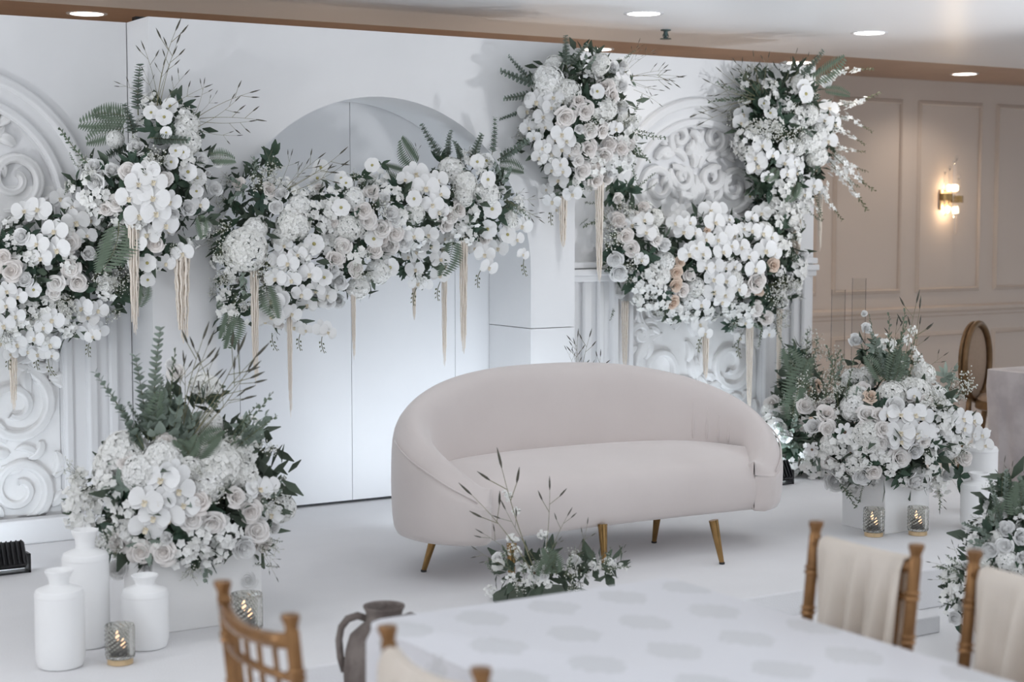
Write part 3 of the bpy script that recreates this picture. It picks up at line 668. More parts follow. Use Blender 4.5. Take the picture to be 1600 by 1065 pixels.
def orchid(seed):
    r=random.Random(seed); mb=MB()
    for a in (90,212,328): petal(mb,.46,.33,math.radians(a),-.06+r.uniform(-.06,.1),.12,-.06,z0=-.02)
    for a in (14,166): petal(mb,.50,.60,math.radians(a+r.uniform(-5,5)),.08+r.uniform(-.06,.08),.10,-.12,wp=.55,z0=.015)
    lp=MB(); petal(lp,.16,.16,math.radians(270),.5,.5,.1,z0=.02); petal(lp,.10,.10,math.radians(200),.9,.3,0,z0=.02); petal(lp,.10,.10,math.radians(340),.9,.3,0,z0=.02)
    lp.lathe([(.03,.02),(.035,.06),(.015,.09)],6)
    return ('orchid',[('',mb.mesh('orchid',M['white'])),('lip',lp.mesh('lip',M['lip']))])
FL['O']=[orchid(s) for s in (1,2,3,4)]
def cosmos(seed,n,eye,wd,nm):
    r=random.Random(seed); mb=MB(); ph=r.uniform(0,6)
    for i in range(n): petal(mb,.47,wd,ph+2*PI*i/n+r.uniform(-.08,.08),.16+r.uniform(-.08,.1),.10,-.10,wp=.62,z0=.006*(i%2))
    c=MB(); c.lathe([(.075,.0),(.085,.03),(.07,.06),(.03,.078),(.002,.08)],10)
    return (nm,[('',mb.mesh(nm,M['white'])),('flower_centre',c.mesh('flower_centre',M[eye]))])
FL['C']=[cosmos(s,6,'eye',.48,'anemone') for s in (1,2,3)]
FL['Q']=[cosmos(s,7,'darkeye',.26,'star_flower') for s in (5,6)]
def hydrangea(seed,n=80,zmin=-.25):
    r=random.Random(seed); mb=MB()
    for i in range(n):
        z=1-(i+.5)/n*(1-zmin); a=i*2.39996; q=math.sqrt(1-z*z)
        d=Vector((q*math.cos(a),q*math.sin(a),z)); p=d*(.40+r.uniform(-.03,.03)); t=d.orthogonal().normalized(); t=Quaternion(d,r.uniform(0,6))@t; b=d.cross(t)
        s=.105*r.uniform(.85,1.15)
        for k in range(4):
            an=k*PI/2; u=t*math.cos(an)+b*math.sin(an); w=d.cross(u)
            o=len(mb.v); mb.v+=[tuple(p),tuple(p+u*s*.55-w*s*.48+d*s*.22),tuple(p+u*s*1.05+d*s*r.uniform(-.05,.25)),tuple(p+u*s*.55+w*s*.48+d*s*.22)]; mb.f.append((o,o+1,o+2,o+3))
    return ('hydrangea',[('',mb.mesh('hydrangea',M['hyd'],False))])
FL['H']=[hydrangea(s) for s in (1,2)]
def blossom(seed,n=15):
    r=random.Random(seed); mb=MB(); st=MB()
    for i in range(n):
        a=r.uniform(0,2*PI); q=.42*math.sqrt(r.random()); p=Vector((q*math.cos(a),q*math.sin(a),.18*(1-(q/.45)**2)+r.uniform(-.05,.08)))
        d=(Vector((p.x,p.y,.45))+Vector((r.uniform(-.2,.2),r.uniform(-.2,.2),0))).normalized(); t=d.orthogonal().normalized(); b=d.cross(t); s=r.uniform(.12,.175); p0=r.uniform(0,6)
        for k in range(5):
            an=p0+k*2*PI/5; u=t*math.cos(an)+b*math.sin(an); w=d.cross(u)
            o=len(mb.v); mb.v+=[tuple(p),tuple(p+u*s*.6-w*s*.42+d*s*.2),tuple(p+u*s+d*s*.25),tuple(p+u*s*.6+w*s*.42+d*s*.2)]; mb.f.append((o,o+1,o+2,o+3))
        st.tube([(0,0,-.4),p*.6+Vector((0,0,-.1)),p],.008,3,False)
    for i in range(4):
        a=r.uniform(0,6.28); leaf(st,(.1*math.cos(a),.1*math.sin(a),-.15),(math.cos(a),math.sin(a),.35),.34,.12)
    return ('stock_blossom',[('',mb.mesh('stock_blossom',M['hyd'],False)),('stems',st.mesh('stems',M['fern'],False))])
FL['S']=[blossom(s) for s in (1,2,3)]
def gyp(seed,n=40):
    r=random.Random(seed); mb=MB(); st=MB(); br=[]
    for i in range(8):
        a=r.uniform(0,6.28); q=r.uniform(.1,.3); e=Vector((q*math.cos(a),q*math.sin(a),r.uniform(.05,.25))); br.append(e); st.tube([(0,0,-.35),e*.5+Vector((0,0,-.12)),e],.006,3,False)
    for i in range(n):
        e=br[i%8]; p=e+Vector((r.uniform(-.2,.2),r.uniform(-.2,.2),r.uniform(-.02,.2))); s=r.uniform(.022,.038)
        st.tube([e,p],.0035,3,False)
        mb.add([(s,0,0),(-s,0,0),(0,s,0),(0,-s,0),(0,0,s),(0,0,-s)],[(0,2,4),(2,1,4),(1,3,4),(3,0,4),(2,0,5),(1,2,5),(3,1,5),(0,3,5)],Matrix.Translation(p))
    return ('gypsophila',[('',mb.mesh('gypsophila',M['gyp'])),('stems',st.mesh('stems',M['stem'],False))])
FL['G']=[gyp(s) for s in (1,2,3)]
def leafcluster(seed,m,n=7,nm='leaf_cluster'):
    r=random.Random(seed); mb=MB()
    for i in range(n):
        a=r.uniform(0,6.28); leaf(mb,(0,0,-.1),(math.cos(a),math.sin(a),r.uniform(.1,.9)),r.uniform(.4,.6),r.uniform(.17,.26),.25,(0,0,1))
    return (nm,[('',mb.mesh(nm,m))])
FL['J']=[leafcluster(s,M['sage'],8,'sage_leaf_cluster') for s in (4,5,6)]
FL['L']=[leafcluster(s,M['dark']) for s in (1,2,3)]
# stem kinds, length 1 along +Z
def euc(seed):
    r=random.Random(seed); mb=MB(); st=MB(); bx,by=r.uniform(-.12,.12),r.uniform(-.12,.12)
    c=lambda t: Vector((bx*t*t,by*t*t,t))
    st.tube([c(k/6) for k in range(7)],[.012*(1-.6*k/6) for k in range(7)],4)
    n=17
    for k in range(n):
        t=.12+.88*k/(n-1); s=.135*(1-.45*t)
        for q in (0,PI):
            a=k*PI/2+q+r.uniform(-.2,.2); d=Vector((math.cos(a),math.sin(a),.8)); leaf(mb,c(t),d,s*1.3,s*1.5,.15,(-.6*math.cos(a),-.6*math.sin(a),1))
    return ('eucalyptus_sprig',[('',mb.mesh('eucalyptus_sprig',M['sage'])),('stem',st.mesh('stem',M['stem'],False))])
FL['E']=[euc(s) for s in (1,2,3)]
dl=[]
for s in (1,2):
    mb=MB(); leaf(mb,(0,0,0),(0,0,1),.30,.27,.12 if s==1 else .3,(0,-1,0),5); dl.append(mb.mesh('leaf',M['sage']))
def dollar(seed):
    r=random.Random(seed); st=MB(); c=lambda t: Vector((.15*t*t*(1 if seed%2 else -1),.05*t,t)); st.tube([c(k/6) for k in range(7)],[.011*(1-.6*k/6) for k in range(7)],4)
    return ('silver_dollar_sprig',[('',st.mesh('stem',M['stem'],False))]),c
DOL=[dollar(1),dollar(2)]
def fern(seed):
    r=random.Random(seed); mb=MB(); st=MB(); k0=(.30 if seed%2 else -.25)
    c=lambda t: Vector((k0*t*t,-.12*t*t,t)); st.tube([c(k/8) for k in range(9)],[.009*(1-.7*k/8) for k in range(9)],4)
    for k in range(15):
        t=.10+.90*k/15; L=.30*math.sin(PI*(.18+.75*t))+.02
        for s in (-1,1): leaf(mb,c(t),(s,-.15,.42),L,.058,.1,(0,-1,.2),2)
    return ('fern_frond',[('',mb.mesh('fern_frond',M['fern'])),('stem',st.mesh('stem',M['stem'],False))])
FL['F']=[fern(s) for s in (1,2)]
def grass(seed):
    r=random.Random(seed); mb=MB(); hd=[]; b=r.choice((-1,1))*r.uniform(.08,.2)
    c=lambda t: Vector((b*t*t,.05*math.sin(3*t),t)); mb.tube([c(k/8) for k in range(9)],[.0065*(1-.6*k/8) for k in range(9)],4)
    def head(p,d,L): p=Vector(p); d=Vector(d).normalized(); hd.append(('seed_head',MB().tube([p,p+d*L*.25,p+d*L*.6,p+d*L],[.004,.0115,.0105,.002],5).mesh('seed_head',M['seed'])))
    head(c(.88),c(1)-c(.9),.17)
    for k in range(2):
        t=r.uniform(.5,.8); s=r.choice((-1,1)); e=c(t)+Vector((s*.10,r.uniform(-.06,.06),.12)); mb.tube([c(t),e],.004,3,False); head(e,(s*.5,0,.8),.13)
    return ('grass_stalk',[('',mb.mesh('grass_stalk',M['straw'],False))]+hd)
FL['W']=[grass(s) for s in (1,2,3,4)]
def veronica(seed):
    r=random.Random(seed); mb=MB(); st=MB(); c=lambda t: Vector((.22*t*t*(1 if seed%2 else -1),.06*math.sin(4*t),t)); st.tube([c(k/8) for k in range(9)],[.010*(1-.7*k/8) for k in range(9)],4)
    for k in range(17):
        t=.04+.66*(k+r.random())/17; a=r.uniform(0,6.28); d=Vector((math.cos(a),math.sin(a),.3)); p=c(t)+d*r.uniform(.03,.14)*(1.1-t); s=.085*(1-.5*t)
        u=d.cross(Vector((0,0,1))).normalized(); w=d.cross(u).normalized(); dn=d.normalized()
        for q in range(4):
            an=q*PI/2+k; e=u*math.cos(an)+w*math.sin(an); f=dn.cross(e); o=len(mb.v)
            mb.v+=[tuple(p),tuple(p+e*s*.55-f*s*.4+dn*s*.2),tuple(p+e*s+dn*s*.2),tuple(p+e*s*.55+f*s*.4+dn*s*.2)]; mb.f.append((o,o+1,o+2,o+3))
    for k in range(12):
        t=.70+.30*k/12; a=k*2.4; leaf(st,c(t),(math.cos(a),math.sin(a),.9),.07,.032,.2)
    return ('blossom_spray',[('',mb.mesh('blossom_spray',M['hyd'],False)),('budded_tip',st.mesh('budded_tip',M['stem'],False))])
FL['V']=[veronica(s) for s in (1,2)]
def budstring(seed):
    r=random.Random(seed); mb=MB(); c=lambda t: Vector((.12*math.sin(3*t),0,t)); mb.tube([c(k/6) for k in range(7)],.022,4)
    for k in range(6):
        t=.35+.65*k/6; s=(-1)**k; mb.lathe([(.002,0),(.05*(1.3-t),.03),(.055*(1.3-t),.08),(.002,.14)],6,Matrix.Translation(c(t)+Vector((s*.07,0,0)))@Matrix.Rotation(s*.6,4,'Y'))
    return ('orchid_buds',[('',mb.mesh('orchid_buds',M['stem']))])
FL['K']=[budstring(1),budstring(2)]
def twig(seed):
    r=random.Random(seed); mb=MB(); st=MB(); c=lambda t: Vector((.2*t*t*(1 if seed%2 else -1),0,t)); st.tube([c(k/6) for k in range(7)],.007,4)
    for k in range(22):
        t=.15+.85*k/22; a=k*2.4; leaf(mb,c(t),(math.cos(a),math.sin(a),.6),.10*(1.2-.5*t),.05,.2)
    return ('leafy_twig',[('',mb.mesh('leafy_twig',M['fern'])),('stem',st.mesh('stem',M['stem'],False))])
FL['B']=[twig(1),twig(2)]
def tassel(seed):
    r=random.Random(seed); mb=MB()
    for i in range(15):
        a=i*2.4; q=.40*math.sqrt((i+.5)/15); L=r.uniform(.72,1.0) if i else 1; n=22
        pts=[(q*math.cos(a)*(1-.35*(k/n))+.02*math.sin(k*.9+i),q*math.sin(a)*(1-.35*(k/n))+.02*math.cos(k*1.1+i),-L*k/n) for k in range(n+1)]
        mb.tube(pts,[(.085 if k%2 else .06)*(1-.5*k/n) for k in range(n+1)],5)
    return ('hanging_amaranthus',[('',mb.mesh('hanging_amaranthus',M['tass']))])
FL['T']=[tassel(1),tassel(2)]
STEMS='EFWVKBD'
SMALLOK='SGL'
# ------------------------------------------------------------------ arrangement builder
class Blob:
    def __init__(s,c,r): s.c=Vector(c); s.r=Vector(r)
    def hit(s,o,d):
        p=Vector(((o-s.c)[i]/s.r[i] for i in range(3))); q=Vector((d[i]/s.r[i] for i in range(3)))
        a=q.dot(q); b=p.dot(q); c=p.dot(p)-1; D=b*b-a*c
        return None if D<0 else (-b-math.sqrt(D))/a
    def nrm(s,p): return Vector(((p-s.c)[i]/s.r[i]**2 for i in range(3))).normalized()
def frame_z(n,spin,upright=False,rq=R):
    n=n.normalized(); u=Vector((0,0,1)); x=u.cross(n)
    x=x.normalized() if x.length>.05 else Vector((1,0,0)); y=n.cross(x)
    m=Matrix((x,y,n)).transposed()
    return m@Matrix.Rotation(spin,3,'Z')
class Arr:
    def __init__(s,name,label,group,base,blobs,face,seed,ymax=None):
        s.o=thing(name,label,'flower arrangement',base,0,group); s.base=Vector(base); s.b=blobs; s.face=Vector(face).normalized(); s.r=random.Random(seed); s.ymax=ymax; s.n=0
        s.zref=sum(((b.c-O).dot(fw) for b in blobs))/len(blobs)
    def depth(s,x,y):
        d=ray(x,y); best=None
        for b in s.b:
            t=b.hit(O,d)
            if t and (best is None or t<best[0]): best=(t,b)
        if best: p=O+d*best[0]; return p,best[1].nrm(p)
        bb=min(s.b,key=lambda b:(O+d*((b.c-O).dot(fw))-b.c).length); t=(bb.c-O).dot(fw)
        p=O+d*t
        return p,(s.face+ (p-bb.c).normalized()*.5).normalized()
    def put(s,ty,p,n,size,spin=None,sx=None):
        nm,parts=s.r.choice(FL[ty]); up_=ty in 'O'
        if spin is None: spin=s.r.uniform(-.35,.35) if up_ else s.r.uniform(0,6.28)
        m=frame_z(n,spin).to_4x4(); m=Matrix.Translation(p-s.base)@m@Matrix.Diagonal((size,size,size,1))
        o=obj(nm,parts[0][1],s.o,None,m)
        for sn,me in parts[1:]: obj(sn,me,o)
        return o
    def stem(s,ty,x0,y0,x1,y1,out=.04,thick=1):
        p,_=s.depth(x0,y0); t=(p-O).dot(fw); q=atd(x1,y1,t)+s.face*out
        d=q-p; L=d.length; z=d.normalized(); sd=s.face-z*s.face.dot(z)
        sd=(sd.normalized() if sd.length>.1 else z.orthogonal().normalized()); y=-sd; x=y.cross(z)
        m=Matrix((x,y,z)).transposed()
        if ty in 'EWVB': m=m@Matrix.Rotation(s.r.uniform(0,6.28) if ty!='W' else s.r.choice((0,PI)),3,'Z')
        m=Matrix.Translation(p-s.base)@m.to_4x4()@Matrix.Diagonal((L*thick,L*thick,L,1))
        if ty=='D':
            (nm,parts),c=s.r.choice(DOL); o=obj(nm,parts[0][1],s.o,None,m)
            for k in range(9):
                tt=.15+.85*k/9; a=k*2.2+s.r.uniform(-.3,.3)
                mm=Matrix.Translation(c(tt))@Matrix.Rotation(a,4,'Z')@Matrix.Rotation(s.r.uniform(.5,1.2),4,'X')@Matrix.Scale(1.1-.45*tt,4)
                obj('leaf',s.r.choice(dl),o,None,mm)
            return
        nm,parts=s.r.choice(FL[ty]); o=obj(nm,parts[0][1],s.o,None,m)
        for sn,me in parts[1:]: obj(sn,me,o)
    def flowers(s,txt):
        for ent in txt.split('|'):
            ent=ent.strip()
            if not ent: continue
            ty,rest=ent[0],ent[1:].split(';')
            for e in rest:
                v=[float(q) for q in e.split(',')]
                if ty in STEMS and len(v)>=4: s.stem(ty,*v[:4],**({'thick':v[4]} if len(v)>4 else {})); continue
                if ty=='T':
                    p,n=s.depth(v[0],v[1]); t=(p-O).dot(fw)+.02; a=atd(v[0],v[1],t); L=a.z-atd(v[0],v[2],t).z; w=v[3]/F_PX*t*1.2
                    if s.ymax and a.y>s.ymax-.03: a.y=s.ymax-.03
                    nm,parts=s.r.choice(FL['T']); obj(nm,parts[0][1],s.o,None,Matrix.Translation(a-s.base)@Matrix.Diagonal((w,w,L,1))); continue
                if ty=='K':
                    p,n=s.depth(v[0],v[1]); t=(p-O).dot(fw); a=atd(v[0],v[1],t)-s.base; L=30/F_PX*t
                    nm,parts=s.r.choice(FL['K']); obj(nm,parts[0][1],s.o,None,Matrix.Translation(a)@Matrix.Rotation(PI+s.r.uniform(-.4,.4),4,'Y')@Matrix.Diagonal((L,L,L,1))); continue
                size=v[2] if len(v)>2 else {'R':26,'P':22,'N':24,'O':28,'C':24,'Q':22,'H':34,'S':34,'G':38,'L':40,'J':40}[ty]
                p,n=s.depth(v[0],v[1]); t=(p-O).dot(fw); sz=size/F_PX*t*1.2
                k={'O':.75,'C':.7,'Q':.6,'R':.5,'N':.4,'P':.5}.get(ty,.3)
                jit=Vector((s.r.uniform(-1,1),s.r.uniform(-1,1),s.r.uniform(-1,1)))*.28
                nn=(n*(1-k)+s.face*k+jit)
                off={'L':-.02,'J':-.01,'S':-.005,'G':.01,'H':-.2*sz,'O':.02,'C':.02}.get(ty,0)
                s.put(ty,p+n*off,nn,sz)
    def fill(s,spec,core=260,leafsize=(.05,.09),backs=False):
        # spec: {type: (count, size_min_m, size_max_m, depth scale)} spread over the blobs' outer faces
        wts=[b.r.x*b.r.z for b in s.b]
        for ty,(cnt,a,bb,sc_) in spec.items():
            k=0; tries=0
            while k<cnt and tries<cnt*20:
                tries+=1
                b=s.r.choices(s.b,wts)[0]; d=Vector((s.r.gauss(0,1),s.r.gauss(0,1),s.r.gauss(0,1))).normalized()
                if not backs and d.dot(s.face)<-.05: continue
                p=b.c+Vector((d.x*b.r.x,d.y*b.r.y,d.z*b.r.z))*sc_*s.r.uniform(.92,1.04)
                if any(o is not b and sum(((p-o.c)[i]/o.r[i])**2 for i in range(3))<.72 for o in s.b): continue
                s.put(ty,p,b.nrm(p)*.7+s.face*.4,s.r.uniform(a,bb)); k+=1
        mb=MB()
        R.seed(s.r.random())
        for i in range(core):
            b=s.r.choices(s.b,wts)[0]; d=Vector((s.r.gauss(0,1),s.r.gauss(0,1),s.r.gauss(0,1))).normalized()*(s.r.random()**.4)*.95
            p=b.c+Vector((d.x*b.r.x,d.y*b.r.y,d.z*b.r.z)); q=Vector((s.r.gauss(0,1),s.r.gauss(0,1),s.r.gauss(0,1)))+d+s.face*.4
            if s.ymax and p.y>s.ymax-.05: p.y=s.ymax-.05-.1*s.r.random()
            L=s.r.uniform(*leafsize); leaf(mb,p-s.base,q,L,L*s.r.uniform(.3,.5),.2,None,2)
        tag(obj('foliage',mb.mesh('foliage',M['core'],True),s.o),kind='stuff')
def B(x,y,rx,ry,Y=None,dy=.15,d=None):
    c=onY(x,y,Y) if Y else atd(x,y,d); t=(c-O).dot(fw)
    return Blob(c,(rx/F_PX*t/.86,dy,ry/F_PX*t))
WF=(-.42,-.9,.05)
# ---- left cascade
A1=Arr('floral_cascade','tall white floral cascade climbing the left side of the arch','hanging flower arrangements',tuple(onY(230,330,7.30)),
 [B(5,430,75,75,7.44,.13),B(85,400,85,80,7.44,.15),B(60,490,90,50,7.46,.11),B(150,430,60,70,7.44,.13),B(125,345,50,35,7.46,.11),B(175,290,55,50,7.28,.16),B(235,300,60,75,7.2,.17),B(270,230,55,65,7.2,.15),B(285,310,45,75,7.2,.12),B(225,370,45,50,7.25,.13),B(262,175,28,40,7.22,.09)],WF,1,7.55)
A1.flowers("""C265,167;257,187;260,209,18;267,251,22;291,265,26;305,279,26;239,181,22;273,235,20;284,237,20;229,406,26;231,434,22;304,299,20;49,451,22|H297,192,40;297,220,42;180,215,28;286,205,32
|N213,232,28;148,260,28;175,267,28;150,285,30;293,325,28;337,295,23;315,249,22;341,254,19;325,272,13;267,260,11;269,336,24;138,396,25;34,369,28;38,438,27
|R200,267,28;258,280,24;182,316,28;165,325,24;108,380,30;110,419,28;121,440,30;243,381,25;113,378,24;6,401,24;17,423,34;87,442,28;84,457,22
|O228,271,38;239,284,36;217,288,36;239,308,42;204,308,36;218,333,40;242,330,40;256,347,36;229,367,36;214,378,28;262,313,32;283,394,30;255,406,26;97,316,30;115,330,32;115,350,38;132,370,28;140,344,24;39,335,32;60,332,36;84,363,36;58,382,32;87,390,36;63,403,30;113,327,30;8,453,28;26,461,24;8,474,28;79,498,32;66,509,24;129,477,32;152,480,28;134,495,28;134,514,30;150,511,26;143,524,22;5,506,32;26,532,28;53,524,26;76,532,30;60,550,26;81,552,18;3,530,26;24,493,26;45,545,22;20,550,22
|S39,404;79,477;47,488;171,451;152,306;140,315;105,500;30,508;95,470;205,410,28;320,360,26;300,380,28;110,290,28|G105,480,40;155,430,44;184,432,38;98,466,36;171,485,34;247,243,44;240,255,36;178,445,36;10,520,36
|L185,300;200,250;50,415;110,400;60,460;130,455;215,250;230,200;247,200;285,285;190,400;20,380;10,370;190,460;240,395;265,385|F185,345,196,425,1.4;175,350,172,415,1.4;202,192,128,178;200,200,134,208;205,185,150,165;325,248,368,238;308,335,330,368;225,440,232,480|E216,180,213,105,1.3;208,215,205,165,1.6;205,225,150,245,1.4;235,215,290,222,1.3
|D165,340,150,385,.9;170,350,140,360,.8|W245,165,262,32;247,165,238,68;250,165,272,55;246,165,252,95;252,170,288,108;256,175,322,124;245,165,268,75;240,160,188,122;243,165,232,105;310,182,395,130;312,185,412,178;312,190,398,200;315,205,375,222;308,180,345,150;318,235,352,250;305,200,380,165;330,380,308,386;300,190,330,130
|B145,262,86,207;120,280,98,300;130,270,105,245|K60,548;143,528;20,548;75,560|T208,345,522,18;283,398,536,26;18,540,640,14""")
A1.fill({'S':(36,.07,.11,.98),'G':(16,.09,.13,1.0),'L':(22,.09,.13,.9),'N':(10,.04,.06,.95),'O':(12,.07,.09,.97)},1100)
# ---- arch swag
A2=Arr('floral_swag','wide white orchid and rose swag draped across the arch opening','hanging flower arrangements',tuple(onY(580,380,7.30)),
 [B(392,300,45,50,7.26,.13),B(385,385,46,55,7.22,.14),B(366,470,26,55,7.28,.09),B(455,340,60,60,7.22,.15),B(470,420,62,55,7.2,.15),B(440,470,38,40,7.24,.1),B(540,330,60,50,7.2,.15),B(545,410,55,55,7.2,.15),B(610,340,60,60,7.2,.16),B(665,320,50,50,7.2,.15),B(655,395,36,45,7.25,.1),B(725,300,48,55,7.2,.14),B(765,320,42,60,7.22,.12),B(720,350,40,35,7.22,.11)],WF,2)
A2.flowers("""H384,391,70;402,355,38;462,352,54;440,375,34;555,307,36;547,361,46;598,427,40;563,455,36;652,333,32;703,261,44;728,285,38;767,305,42;725,307,34;801,346,30;470,320,36
|N440,303,24;432,323,24;407,340,12;521,423,24;530,438,32;599,311,26;610,333,28;631,380,28;566,284,13;530,470,24;617,345,22;514,472,22|R420,297,22;521,405,26;580,300,24;568,329,28;575,345,28;597,358,30;617,365,26;526,405,26;556,420,24;536,385,26;585,392,24;610,385,26;596,373,24;716,327,26;701,337,26;696,351,26;755,372,24
|C503,265;498,281;488,385,30;503,432,24;580,261,22;540,291,20;533,284,20;532,325,26;643,313,24;580,377,28;603,417,28;743,257,22;756,256,23;758,282,25;764,324,28;761,355,28;789,363,26
|O429,403,28;450,412,30;444,388,26;432,433,30;482,427,32;464,400,26;492,472,30;507,457,28;453,487,28;456,505,26;476,513,20;501,511,26;510,517,24;426,469,34;426,490,34;435,460,34;417,496,26;474,475,28;470,455,28;490,450,26;650,277,36;664,296,38;681,286,30;631,286,24;685,305,28;674,319,30;683,329,28;643,366,28;648,418,26;683,404,28;685,427,28;652,436,28;662,441,24;650,394,26;664,364,28;762,415,26;755,395,28;777,385,28;813,351,28;690,375,24;670,385,26;740,385,22;805,372,22;815,395,18;640,400,22;455,435,28
|S357,490;510,349;516,379;474,400;509,345;507,380;516,368;561,399;613,300;631,345;655,380;589,282;716,351;352,470;370,500;490,330,30;475,300;520,310;690,330;740,340|G414,280,44;351,358,40;352,400,40;411,415,40;411,432,40;587,322,36;400,290;350,440;372,475;420,270;360,430
|L411,313;429,240;425,250;345,380;528,304;566,272,34;599,296,34;622,312,34;570,359,30;599,394,30;596,252,24;520,440;738,330;742,356;782,336;350,350;545,345;530,370;555,410;690,250;730,335;735,365|D385,300,360,275,.8;390,285,362,320,.8;400,275,398,245,.7;381,420,378,460,.8;782,290,800,262,.8;785,285,770,250,.7
|F352,470,336,476;360,480,362,530;368,490,372,545;654,259,614,232,1.3;641,272,600,275,1.2;708,372,706,434;777,258,818,256;415,440,418,500|E691,248,656,200,1.1;700,248,697,206,1.3;738,250,750,210,1.5;768,245,777,188,.9;777,250,823,220,1.2;720,252,716,222,1.5
|W430,300,466,242;440,300,500,236;450,295,546,245;440,305,490,258;430,285,420,232;455,300,548,268;445,298,515,250;440,300,478,262;790,312,850,342;790,310,836,348;790,305,822,298;795,310,846,318;790,320,808,350;655,265,652,225;720,250,730,228;425,490,430,530|B790,325,815,335;780,310,830,330|K425,520;470,518;504,522;752,420;819,402;652,448;688,440
|T397,422,602,14;452,480,652,9;552,450,562,8;694,390,572,10;724,372,552,14;647,440,500,7""")
A2.fill({'S':(34,.07,.11,.98),'G':(18,.09,.13,1.0),'L':(30,.09,.13,.88),'N':(10,.04,.06,.95),'R':(8,.06,.075,.95)},1300)
# ---- cluster at the arch's upper right corner
A3=Arr('floral_cluster','white floral cluster at the upper right corner of the arch','hanging flower arrangements',tuple(onY(905,190,7.28)),
 [B(865,140,40,45,7.2,.12),B(915,105,50,30,7.2,.11),B(905,180,60,60,7.16,.17),B(955,150,38,55,7.2,.13),B(895,245,45,45,7.2,.13),B(950,230,42,45,7.2,.13),B(885,290,25,30,7.22,.08),B(845,220,26,45,7.22,.08)],WF,3)
A3.flowers("""H856,123,50;886,139,42;867,95,32;942,98,34;952,169,36;970,179,28;935,110,26|N971,102,24;971,133,24;970,168,24;905,202,17;980,250,19;956,270,19;958,105,22
|O840,156,32;864,169,24;853,182,28;824,172,26;828,201,24;879,206,30;885,216,28;862,218,24;846,230,24;842,244,22;864,241,26;878,235,26;865,263,22;874,283,28;867,310,26;892,301,26;876,255,22;864,151,28;957,199,22;850,200,22;835,215,20;880,265,22;870,325,18;860,295,20
|R883,182,34;914,173,28;904,158,22;945,136,30;955,149,28;922,204,26;940,204,24;898,232,26;919,232,28;942,242,32;952,225,24;909,267,26;930,281,28;946,280,22;970,232,24;983,225,20;904,251,18;930,258,22|C930,146,22
|S978,212;942,179;932,255;988,192;917,121;965,255;900,285|G925,190,36;975,195|L907,217;876,161;899,171;917,146;915,220;895,205;930,165;905,280;912,110|D905,112,912,88,1;912,110,930,92,.8
|E885,108,883,60,1.3;891,105,908,68,1.3;826,122,793,92,.9;842,133,782,117,1.2;836,147,786,155,1.2;967,111,925,122,1.4;820,172,780,188,.7;820,228,778,250,.9
|W985,120,1042,104;985,125,1030,150;988,130,1019,146;985,125,1066,130;980,105,1002,66;982,108,1016,74;985,120,1062,110;990,140,1035,160;975,105,990,70;985,118,1050,118;980,100,1000,85|B985,205,1034,228,1.2;985,200,1020,215;988,180,1005,150;985,215,1010,260;970,100,985,78,1.4|K865,322
|T937,285,440,14;880,308,386,14""")
A3.fill({'S':(14,.07,.11,.98),'G':(8,.09,.12,1),'L':(14,.08,.12,.88),'N':(8,.045,.06,.96),'O':(6,.07,.09,.97)},700)
